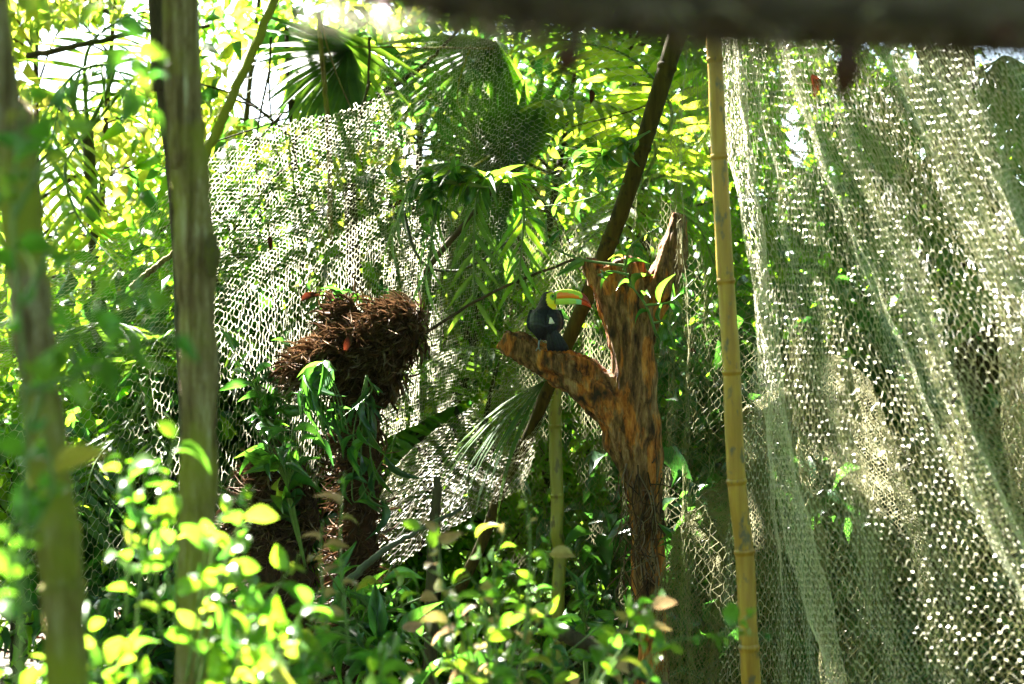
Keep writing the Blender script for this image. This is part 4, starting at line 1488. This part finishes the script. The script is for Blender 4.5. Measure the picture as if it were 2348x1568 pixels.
def bill_half(which):
    V, C = [], []
    for (x_, top, bot, th_, ml) in S2:
        for a in np.linspace(0, 1, na):
            if which == 'upper':
                f = a * 2 - 1               # -1..1 round the culmen
                z_ = ml - (ml - top) * math.sqrt(max(0, 1 - abs(f) ** 2.2))
                y_ = th_ * np.sign(f) * abs(f) ** .75
            else:
                f = a * 2 - 1
                z_ = ml + 1.5 + (bot - ml - 1.5) * math.sqrt(max(0, 1 - abs(f) ** 2.2))
                y_ = .92 * th_ * np.sign(f) * abs(f) ** .75
            V.append(Z(x_, z_, y_))
            r = (z_ - ml)
            fx = (x_ - 648) / 365.0
            if which == 'upper':
                h = (ml - z_) / max(ml - top, 1)
                c = np.array([.34, .66, .05])
                if h > .72:
                    c = np.array([.56, .74, .09])
                # orange flame along the cutting edge
                fl = inpoly(np.array([x_]), np.array([z_]), [(670, 272), (673, 216), (700, 200), (770, 203), (840, 218), (905, 248), (938, 294), (900, 284), (830, 264), (740, 266)])[0]
                if fl:
                    c = np.array([.88, .22, .015])
                tipm = inpoly(np.array([x_]), np.array([z_]), [(912, 200), (930, 240), (905, 272), (930, 300), (1020, 360), (1020, 240), (950, 200)])[0]
                if tipm:
                    c = np.array([.20, .015, .012]) if z_ < ml - 16 else np.array([.50, .05, .01])
            else:
                c = np.array([.42, .66, .08])
                if .40 < fx < .80:
                    c = np.array([.24, .60, .34]) if fx > .58 else np.array([.40, .66, .12])
                if fx > .74:
                    c = np.array([.55, .05, .01])
            C.append(c)
    n_ = len(S2)
    i = np.arange(n_ - 1)[:, None] * na
    j = np.arange(na)[None]
    F = np.stack([i + j, i + (j + 1) % na, i + na + (j + 1) % na, i + na + j], -1).reshape(-1, 4)
    F = [tuple(q) for q in F] + [tuple(range(na)), tuple(range((n_ - 1) * na, n_ * na))]
    return np.array(V), F, np.array(C)


M['bill'] = painted_mat('toucan bill', .32, .5)
for nm, wh in (('upper_bill', 'upper'), ('lower_bill', 'lower')):
    V, F, C = bill_half(wh)
    me = mesh_data(nm, V, F, M['bill'], True)
    ca = me.color_attributes.new('Col', 'FLOAT_COLOR', 'POINT')
    ca.data.foreach_set('color', np.hstack([C, np.ones((len(C), 1))]).astype(np.float32).ravel())
    obj(nm, me, toucan)
# dark seam round the bill base
V, F = tube(np.array([Z(650 + 14 * math.sin(a) - 6, 258 - 68 * math.cos(a), -42 * math.sin(a)) for a in np.linspace(-.15, math.pi + .1, 24)]), 4.5 * U, 6)
M['black'] = plain_mat('black skin', (.012, .010, .010), .5, .4)
obj('bill_seam', mesh_data('bill_seam', V, F, M['black'], True), toucan)
# eye
for s in (-1, 1):
    V, F = ell((633, 243, s * 62 + 14), (13, 7, 13), n=14)
    e_ = obj('eye', mesh_data('eye', V, F, plain_mat('dark eye', (.008, .006, .005), .08, .6), True), toucan)
    w_ = np.linspace(0, 2 * math.pi, 20)
    V, F = tube(np.array([Z(633 + 19 * math.cos(a), 243 + 19 * math.sin(a), s * 62 + 14) for a in w_]), 5 * U, 6, False)
    obj('eye_ring', mesh_data('eye_ring', V, F, plain_mat('green eye ring', (.20, .42, .05), .5, .3), True), e_)
# folded wings: shells lying on the back and flanks
M['feather'] = plain_mat('black feather', (.005, .007, .013), .55, .3, var=.5, scale=120)


def wing(s):
    # outline in drawing units, mapped on an ellipsoid a little outside the body
    rows_ = 46
    cols_ = 25
    V = []
    for i in range(rows_):
        f = i / (rows_ - 1)
        zy_ = 372 + f * 300
        c_x = 562 + s * (95 - 60 * max(0, f - .45))
        hw = (58 + 34 * math.sin(math.pi * min(1, f * 1.05))) * (1 if f < .6 else max(.12, 1 - (f - .6) / .4 * .88))
        for j in range(cols_):
            a = j / (cols_ - 1) * 2 - 1
            x_ = c_x + a * hw
            ex = (x_ - 564) / 166
            ez = (zy_ - 495) / 190
            y_ = -152 * math.sqrt(max(.02, 1 - min(.98, ex * ex + ez * ez)))
            y_ -= 5 * (1 - a * a)
            y_ -= 7 * ((f * 7.5 - a * a * .8) % 1.0) * (1 if f < .62 else .4) + 4 * ((abs(a) * 3.2) % 1.0)
            V.append(Z(x_, zy_, y_))
    n0 = len(V)
    V = V + [v + np.array([0, 8 * U, 0]) for v in V]
    F = []
    for i in range(rows_ - 1):
        for j in range(cols_ - 1):
            q = (i * cols_ + j, i * cols_ + j + 1, (i + 1) * cols_ + j + 1, (i + 1) * cols_ + j)
            F.append(q)
            F.append(tuple(n0 + k for k in q[::-1]))
    for i in range(rows_ - 1):
        for j in (0, cols_ - 1):
            F.append((i * cols_ + j, (i + 1) * cols_ + j, n0 + (i + 1) * cols_ + j, n0 + i * cols_ + j))
    return np.array(V), F


for s in (-1, 1):
    V, F = wing(s)
    obj('wing', mesh_data('wing', V, F, M['feather'], True), toucan)
# white rump tuft, lying over the wing bases
pts = [(604, 450), (618, 455), (634, 484), (650, 508), (636, 514), (614, 515), (592, 512), (598, 480)]
V = []
for lift in (0, 7):
    for k_, (a, b) in enumerate(pts):
        V.append(Z(a, b, -156 - lift * (1 if lift else 1)))
    V.append(Z(617, 490, -158 - lift * 1.8))
F = []
for k_ in range(8):
    a, b = k_, (k_ + 1) % 8
    F += [(a, 8, b), (9 + a, 9 + b, 17), (a, b, 9 + b, 9 + a)]
obj('rump_tuft', mesh_data('rump_tuft', np.array(V), F, plain_mat('white down', (.72, .70, .64), .8, .2, var=.1, scale=200), True), toucan)
# tail feathers
tails = [(604, 772, 0), (645, 777, 1), (690, 779, 2), (735, 778, 1), (775, 772, 0)]
for k, (tx, tz, lay) in enumerate(tails):
    base_ = Z(590 + k * 14, 545, -112 - lay * 5)
    tip = Z(tx, tz, -70 - lay * 6)
    d_ = tip - base_
    L = np.linalg.norm(d_)
    wv = unit(np.cross(d_, [0, 1.0, 0]))
    V, F = [], []
    for i in range(9):
        u = i / 8
        hw = U * (15 + 15 * u) * (1 if u < .93 else .72)
        c_ = base_ + d_ * u + np.array([0, -14 * U * math.sin(math.pi * u), 0])
        for y_ in (0, 5 * U):
            V += [c_ - wv * hw + [0, y_ + 4 * U, 0], c_ + [0, y_ - 2 * U, 0], c_ + wv * hw + [0, y_ + 4 * U, 0]]
    for i in range(8):
        a, b = i * 6, i * 6 + 6
        F += [(a, a + 1, b + 1, b), (a + 1, a + 2, b + 2, b + 1), (a + 4, a + 3, b + 3, b + 4), (a + 5, a + 4, b + 4, b + 5), (a, b, b + 3, a + 3), (a + 2, a + 5, b + 5, b + 2)]
    F += [(0, 3, 4, 1), (1, 4, 5, 2), (48, 49, 52, 51), (49, 50, 53, 52)]
    obj('tail_feather', mesh_data('tail_feather', np.array(V), F, M['feather'], True), toucan)
# legs and toes
M['leg'] = plain_mat('blue grey leg skin', (.16, .20, .23), .5, .4)
for s, fx in ((-1, 496), (1, 610)):
    p0, p1, p2 = Z(fx + 22, 630, -10), Z(fx + 4, 690, -22), Z(fx - 2, 752, -18)
    V, F = tube(smooth_path([p0, p1, p2], 10), np.linspace(11, 8, 10) * U, 8)
    lg = obj('leg', mesh_data('leg', V, F, M['leg'], True), toucan)
    for dx, dy in ((-26, -40), (14, -44), (-22, 34), (18, 36)):
        V, F = tube(smooth_path([p2 + [0, 0, 2 * U], p2 + np.array([dx * .5, dy * .5, 0]) * U + [0, 0, 3 * U], p2 + np.array([dx, dy, -22]) * U], 8), np.linspace(7, 3, 8) * U, 7)
        obj('toe', mesh_data('toe', V, F, M['leg'], True), lg)


# ------------------------------------------------------------------ leafy plants in front
LEAFME = {}


def leaf_mesh(tpls, i, mat):
    k = (id(tpls), i, mat.name)
    if k not in LEAFME:
        V, F = tpls[i]
        LEAFME[k] = mesh_data('leaf', V, F, mat, True)
    return LEAFME[k]


def sprig(root, pts, nleaf, size, wid, mats, seed, r0=.0035, start=.15, tpls=TPL_NEAR, stem_mat=None, droop=.2, face=None, cap=300):
    """a stem with leaves: pts are world points"""
    g = np.random.default_rng(seed)
    path = smooth_path(pts, 24)
    V, F = tube(path, np.linspace(r0, r0 * .35, 24), 6)
    st = obj('stem', mesh_data('stem', rel(V, root), F, stem_mat or M['twig_green'], True), root)
    T = unit(np.gradient(path, axis=0))
    for i in range(nleaf):
        f = start + (1 - start) * (i + .5 * g.random()) / nleaf
        k = min(int(f * 23), 23)
        p = path[k]
        a = i * 2.4 + g.normal() * .5
        tt = T[k]
        A = unit(np.cross(tt, [0.13, .9, .3]))
        B = np.cross(tt, A)
        d = A * math.cos(a) + B * math.sin(a) + tt * .55 + np.array([0, 0, -droop]) + g.normal(size=3) * .15
        n_ = SUN * 1.0 + g.normal(size=3) * .6
        if face is not None:
            n_ = n_ + np.asarray(face)
        s = size * g.uniform(.5, 1.2) * (1 if f < .85 else .75)
        if g.random() < .04:
            mm_ = M['leaf_yellow']
        else:
            mm_ = mats[int(g.integers(0, len(mats)))]
        me = leaf_mesh(tpls, int(g.integers(0, len(tpls))), mm_)
        o = obj('leaf', me, root)
        o.matrix_basis = mat_from(rel(p, root), d, n_, s, s * wid * g.uniform(.85, 1.15))


def shrub(name, label, cat, base, sprigs, size, wid, mats, seed, group=None, **kw):
    """base: (vx, d); sprigs: list of (list of (vx, vy, d), leaves)"""
    b = at(base[0], 1600, base[1])
    root = thing(name, label, cat, (b[0], b[1], 0), group)
    for i, (pts, nl) in enumerate(sprigs):
        sprig(root, [at(*p) for p in pts], nl, size, wid, mats, seed * 100 + i, **kw)
    return root


FR = leaf_mat('veined fresh leaf', [(.07, .16, .015), (.10, .20, .02), (.05, .13, .02), (.12, .17, .03)], [(.20, .48, .012), (.34, .55, .03), (.14, .42, .02), (.44, .52, .05)], 0.5, veins=True)
GR = leaf_mat('veined green leaf', [(.04, .10, .02), (.06, .14, .02), (.03, .09, .025)], [(.11, .36, .02), (.18, .42, .03), (.07, .30, .03)], 0.48, 0.33, veins=True)
PK = leaf_mat('veined coppery leaf', [(.22, .14, .07), (.16, .16, .05), (.26, .16, .10)], [(.55, .35, .18), (.50, .42, .12), (.6, .36, .25)], 0.45, veins=True)
K_ = leaf_mat('veined dark leaf', [(.02, .06, .025), (.03, .085, .03), (.025, .06, .03)], [(.08, .28, .03), (.12, .36, .03), (.05, .2, .03)], 0.38, 0.28, 0.6, veins=True)
g = np.random.default_rng(99)


def spread(cx, cy, d, w_, h_, n, foot, nl, up=(30, 160), dd=.35):
    out_ = []
    for i in range(n):
        tx, ty = cx + g.uniform(-w_, w_), cy + g.uniform(-h_, h_)
        d2 = d + g.uniform(-dd, dd)
        fx = foot + (tx - foot) * .35
        out_.append(([(fx, ty + g.uniform(260, 420), d2), (fx * .4 + tx * .6 + g.uniform(-30, 30), ty + g.uniform(80, 150), d2), (tx, ty, d2 - .05)], nl))
    return out_


shrub('leafy_shrub', 'bright out-of-focus shrub across the bottom left corner', 'shrub', (420, 3.6),
      spread(330, 1050, 3.6, 150, 90, 4, 300, 6, dd=.2) + spread(500, 1180, 3.6, 200, 110, 9, 400, 7, dd=.2) + spread(340, 1440, 3.5, 400, 110, 20, 400, 9, dd=.2),
      .062, .54, [FR, FR, GR], 1, r0=.003)
shrub('leafy_shrub', 'low sunlit shrub with coppery tips at bottom centre', 'shrub', (1150, 4.5),
      spread(1120, 1240, 4.5, 230, 100, 11, 1150, 6) + spread(1200, 1430, 4.3, 330, 110, 18, 1150, 8),
      .064, .5, [FR, FR, FR, GR, PK], 2, r0=.003)
shrub('leafy_shrub', 'coppery young shoots in front of the dead palm trunk', 'shrub', (790, 4.2),
      [([(800, 1500, 4.2), (780, 1250, 4.2), (790, 1080, 4.2)], 7), ([(760, 1500, 4.2), (735, 1300, 4.2), (740, 1190, 4.2)], 7), ([(1040, 1500, 4.2), (1010, 1300, 4.2), (1000, 1180, 4.2)], 6), ([(1200, 1480, 4.2), (1215, 1250, 4.2), (1200, 1120, 4.2)], 4)],
      .06, .42, [PK, PK, FR], 3, r0=.003)
shrub('leafy_shrub', 'dense fresh green shrub along the bottom edge left of centre', 'shrub', (700, 4.0),
      spread(640, 1400, 4.0, 160, 120, 11, 650, 8) + spread(760, 1520, 3.9, 200, 60, 9, 760, 8), .08, .5, [FR, GR, GR], 4, r0=.003)
shrub('sapling', 'slender sapling with dark shaded leaves in front of the leftmost trunk', 'sapling', (60, 2.5),
      [([(40, 1700, 2.5), (60, 1000, 2.5), (30, 500, 2.5), (60, 200, 2.5)], 16), ([(60, 1000, 2.5), (150, 780, 2.5), (260, 690, 2.5), (360, 650, 2.5)], 10),
       ([(30, 500, 2.5), (120, 330, 2.5), (180, 180, 2.5)], 7), ([(60, 900, 2.45), (180, 860, 2.45), (290, 800, 2.45), (440, 770, 2.45)], 10), ([(50, 700, 2.5), (150, 520, 2.5), (250, 430, 2.5)], 6),
       ([(55, 1250, 2.5), (120, 1120, 2.5), (100, 1000, 2.5)], 7), ([(70, 1400, 2.5), (20, 1280, 2.5), (40, 1160, 2.5)], 8)],
      .062, .52, [GR, GR, FR], 5, r0=.004)
shrub('sapling', 'hanging leafy spray in front of the knotted trunk top', 'sapling', (330, 2.7),
      [([(200, -120, 2.7), (260, 40, 2.7), (300, 160, 2.7), (330, 300, 2.7)], 9), ([(60, -120, 2.6), (100, 0, 2.6), (120, 80, 2.6)], 6), ([(290, 120, 2.7), (350, 160, 2.7), (390, 140, 2.7)], 4)],
      .055, .55, [FR, GR], 6, r0=.003)
shrub('twig', 'thin leafy twig reaching right in front of the yellow bamboo', 'twig', (1480, 3.8),
      [([(1420, 1600, 3.8), (1520, 1480, 3.8), (1640, 1460, 3.8), (1790, 1452, 3.8)], 7), ([(1640, 1460, 3.8), (1690, 1430, 3.8), (1740, 1400, 3.8)], 4)], .045, .62, [FR, GR], 7, r0=.0025, start=.3)
# understory plants further back
shrub('philodendron', 'dark lobed philodendron clump at the bottom beside the broken post', 'plant', (850, 6.8),
      [([(860, 1650, 6.9), (830, 1450, 6.8), (720 + 45 * i, 1260 + 25 * (i % 4) + 8 * i, 6.6 + .1 * (i % 3))], 5) for i in range(9)] + [([(900, 1650, 6.6), (880, 1500, 6.5), (700 + 40 * i, 1430 + 20 * (i % 3), 6.4)], 4) for i in range(8)],
      .17, .3, [K_, K_, GR], 8, r0=.006, tpls=TPL_LANCE, start=.35)
shrub('strap_fern', 'dark strap-leaved epiphyte hanging under the root mass', 'fern', (740, 8.05),
      [([(770, 850, 8.1), (745, 830, 8.0), (700 + 9 * i, 870 + 5 * i, 7.95), (690 + 12 * i, 960 + 9 * (i % 5), 7.95)], 3) for i in range(10)],
      .2, .14, [K_, GR], 9, r0=.004, tpls=TPL_LANCE, start=.1, droop=.9)
shrub('broadleaf_plant', 'dark glossy plant with broad leaves left of the dead palm trunk', 'plant', (640, 7.8),
      [([(700, 1300, 7.9), (660, 1120, 7.8), (570 + 26 * i, 960 + 18 * (i % 4), 7.7)], 5) for i in range(7)], .16, .34, [K_, K_, GR], 10, r0=.006, tpls=TPL_LANCE, start=.3)
shrub('climbing_vine', 'green vine with strap leaves climbing over the stump top', 'vine', (1500, 7.85),
      [([(1505, 770, 7.86), (1480, 700, 7.84), (1440, 640, 7.84), (1425, 560, 7.84)], 6), ([(1440, 610, 7.84), (1330, 594, 7.84), (1262, 560, 7.85), (1250, 500, 7.9)], 4),
       ([(1430, 620, 7.84), (1450, 560, 7.8), (1520, 515, 7.8)], 4), ([(1480, 700, 7.84), (1540, 690, 7.8), (1590, 640, 7.8)], 6), ([(1500, 740, 7.84), (1530, 740, 7.8), (1545, 800, 7.78)], 5),
       ([(1440, 630, 7.84), (1400, 622, 7.78), (1370, 632, 7.76)], 2)],
      .13, .24, [GR, GR, K_], 11, r0=.006, tpls=TPL_LANCE, start=.25)
shrub('broadleaf_plant', 'small green plant with broad leaves right of the slim green post', 'plant', (1330, 7.2),
      [([(1350, 1650, 7.3), (1340, 1450, 7.2), (1320 + 20 * i, 1330 + 24 * (i % 3), 7.1)], 4) for i in range(4)], .15, .32, [GR, K_], 12, r0=.006, tpls=TPL_LANCE, start=.5)
shrub('broadleaf_plant', 'leafy green plant low between the stump and the yellow bamboo', 'plant', (1590, 7.7),
      [([(1560, 1500, 7.8), (1570, 1250, 7.7), (1570 + 22 * i, 1060 + 60 * (i % 3), 7.6)], 4) for i in range(4)], .14, .3, [GR, K_], 13, r0=.005, tpls=TPL_LANCE, start=.5)
shrub('leafy_shrub', 'dark shrub filling the lower left behind the leaning trunk', 'shrub', (280, 6.2),
      [([(280, 1700, 6.2), (250 + 10 * i, 1500, 6.2), (60 + 52 * i, 1270 + 40 * (i % 4), 6.1)], 8) for i in range(10)], .13, .36, [K_, GR, K_], 14, r0=.005, tpls=TPL_LANCE, start=.3)
shrub('leafy_shrub', 'shaded undergrowth shrub at the very bottom centre behind the coppery tips', 'shrub', (1150, 5.6),
      [([(1150, 1750, 5.6), (1120 + 8 * i, 1600, 5.6), (930 + 50 * i, 1430 + 30 * (i % 3), 5.5)], 8) for i in range(11)], .10, .4, [K_, GR], 15, r0=.005, start=.3)

shrub('leafy_plant', 'dark leafy plant crowding the left side of the root mass', 'plant', (600, 8.7),
      [([(640, 1150, 8.5), (620, 980, 8.5), (520 + 28 * i, 760 + 34 * (i % 5), 8.4)], 8) for i in range(9)], .13, .36, [K_, K_, GR], 16, r0=.005, tpls=TPL_LANCE, start=.3)
shrub('fern', 'drooping strap-leaved fern covering the stem under the root mass', 'fern', (840, 8.0),
      [([(840, 860, 8.1), (850 - 20 * (i % 3), 900 + 50 * i, 8.05), (780 + 30 * i, 960 + 50 * (i % 5), 7.98)], 5) for i in range(6)], .17, .16, [K_, GR, K_], 20, r0=.004, tpls=TPL_LANCE, start=.15, droop=.9)
shrub('leafy_plant', 'small plant sprouting from the top of the root mass', 'plant', (780, 8.6),
      [([(790, 780, 8.6), (770, 720, 8.55), (690 + 34 * i, 650 + 20 * (i % 3), 8.5)], 5) for i in range(6)], .10, .26, [K_, GR], 17, r0=.004, tpls=TPL_LANCE, start=.2)
shrub('leafy_branch', 'leafy green branch reaching left from the leaning pole', 'branch', (1460, 8.5),
      [([(1490, 300, 8.5), (1400, 350, 8.45), (1250 + 10 * i, 330 + 36 * i, 8.4)], 8) for i in range(5)] + [([(1430, 420, 8.5), (1330, 460, 8.4), (1180, 480, 8.4)], 8)],
      .10, .42, [GR, K_, GR, FR], 18, r0=.004, start=.2)
shrub('leafy_branch', 'dark leafy branch in the centre above the arc of vine', 'branch', (1000, 8.8),
      [([(1120, 430, 8.8), (1020, 420, 8.8), (860 + 24 * i, 400 + 34 * i, 8.75)], 8) for i in range(6)],
      .11, .38, [K_, GR, K_], 19, r0=.004, start=.2)
dp = thing('feather_palm', 'drooping dark palm fronds hanging between the root mass and the toucan', 'palm', (at(1130, 430, 8.95)[0], at(1130, 430, 8.95)[1], 0), 'palms behind the nets')
cc = at(1130, 430, 8.95)
V, F = tube(smooth_path([np.array([cc[0] - .75, cc[1] + .4, -.1]), at(900, 800, 9.4), cc], 20), np.linspace(.02, .013, 20), 8)
obj('trunk', mesh_data('trunk', rel(V, dp), F, M['bark_dark'], True), dp)
for q, (a_, b_, c_) in enumerate([((1080, 400), (1010, 460), (975, 640)), ((1120, 400), (1090, 480), (1085, 690)), ((1170, 400), (1200, 470), (1190, 640)), ((1060, 380), (960, 400), (900, 540))]):
    feather_frond(dp, [cc, at(*a_, 8.9), at(*b_, 8.85), at(*c_, 8.8)], 13, .27, .026, PL if q % 2 else G_, 90 + q, .9, .55)

# drooping dead palm frond over the leaning pole
fr_root = thing('palm_frond', 'dark drooping palm frond hung over the leaning pole below the toucan', 'palm frond', at(1262, 862, 8.55))
fan_frond(fr_root, at(1250, 872, 8.5), (-.8, -.2, -.75), (-.5, -.6, .7), .66, .95, 16, PL, at(1275, 850, 8.55), 71, .3, .42)

# ------------------------------------------------------------------ dead leaves caught in the nets
DEAD = [('large rust-red dead leaf hanging on the root mass', 805, 765, 8.2, .12, .045, (-.35, 0, -1)), ('small red dead leaf caught high on the left net', 617, 540, 9.0, .09, .035, (.1, 0, -1)),
        ('long curled red leaf lying on the net above the root mass', 900, 478, 9.2, .16, .03, (1, 0, .45)), ('brown dead leaf on the net left of the root mass', 690, 690, 8.5, .12, .05, (1, 0, .4)),
        ('red-brown dead leaf on the net above the palm blades', 1180, 430, 9.4, .08, .04, (1, 0, .2)),
        ('rusty leaf on the net near the top of the leaning pole', 1355, 205, 9.0, .09, .04, (0, 0, -1)), 
        
        ('orange-brown leaf stuck on the bright fold at the top right', 1860, 170, 6.3, .1, .05, (.2, 0, -1)), ('tiny red leaf behind the netting right of the stump', 1578, 803, 8.3, .05, .03, (1, 0, -.3))]
for lb, vx, vy, d, L, W, dv in DEAD:
    o = obj('dead_leaf', leaf_mesh(TPL_LANCE, 1, M['leaf_dead']))
    o.matrix_basis = mat_from(at(vx, vy, d), dv, (.2, -1, .5), L * .75, W * .7)
    tag(o, lb, 'dead leaf', 'dead leaves caught in the nets')

# ------------------------------------------------------------------ the blurred rail across the top, close to the camera
BD = 1.45
beam = thing('wooden_rail', 'dark blurred wooden rail across the top right, close to the camera', 'rail', at(1700, 20, BD))
path = smooth_path([at(560, -62, BD), at(900, -60, BD), at(1150, -42, BD), at(1500, -8, BD), at(1900, 4, BD), at(2500, 30, BD)], 50)
V, F = tube(path, np.interp(np.linspace(0, 1, 50), [0, .28, .5, 1], [px(40, BD), px(88, BD), px(98, BD), px(105, BD)]), 18, True, .06, 4)
obj('log', mesh_data('log', rel(V, beam), F, M['bark_beam'], True), beam)
g = np.random.default_rng(36)
k_ = g.integers(14, 50, 260)
P = path[k_] + np.stack([g.normal(size=260) * .01, -.022 + g.normal(size=260) * .008, -px(70, BD) + g.normal(size=260) * .009], -1)
D = np.stack([g.normal(size=260) * .8, g.normal(size=260) * .2, -g.uniform(.1, 1, 260)], -1)
V, F = cloud(P, D, np.tile([0, -1.0, .2], (260, 1)) + g.normal(size=(260, 3)) * .4, g.uniform(.012, .04, 260), g.uniform(.002, .006, 260), TPL_FIB)
obj('frayed_bark', mesh_data('frayed_bark', rel(V, beam), F, M['fibre']), beam, kind='stuff')
# small glossy bits added under the rail to make blurred sun glints
g = np.random.default_rng(31)
parts = []
for i in range(36):
    u = g.random() ** .8
    c = at(690 + 560 * u, 36 + 26 * u + g.normal() * 13, BD + g.uniform(.0, .07))
    dv = unit(g.normal(size=3)) * .006
    parts.append(tube(smooth_path([c - dv, c + g.normal(size=3) * .003, c + dv], 7), np.array([.0012, .0028, .0036, .0038, .0036, .0028, .0012]), 10, False))
for i in range(14):
    u = g.random()
    c = at(690 + 560 * u, 14 + 34 * u + g.normal() * 12, BD + g.uniform(.0, .07))
    dv = g.normal(size=3) * [.02, .006, .006]
    parts.append(tube(smooth_path([c - dv, c + g.normal(size=3) * .004, c + dv], 7), np.full(7, .0007), 10, False))
V, F = joinq(parts)
rc = at(960, 30, BD)
o = obj('glint_bits', mesh_data('glint_bits', V - rc, F, M['glint_gloss'], True), loc=tuple(rc))
tag(o, 'loose pale bits added under the left end of the rail to glint', 'net')
# dead leaves that hang from the rail
for lb, vx, vy, L, W, dv in [('dark red dead leaf hanging from the rail near the centre', 1296, 92, .028, .022, (0, 0, -1)), ('red-brown dead leaf drooping from the rail above the right netting', 1938, 92, .045, .026, (-.05, 0, -1)),
                             ('orange-brown scrap of leaf stuck on the rail at far right', 2260, 70, .03, .02, (.9, 0, -.2))]:
    o = obj('dead_leaf', leaf_mesh(TPL_NEAR, 0, M['leaf_dead']))
    o.matrix_basis = mat_from(at(vx, vy, BD - .07), dv, (.1, -1, .3), L, W)
    tag(o, lb, 'dead leaf', 'dead leaves on the rail')
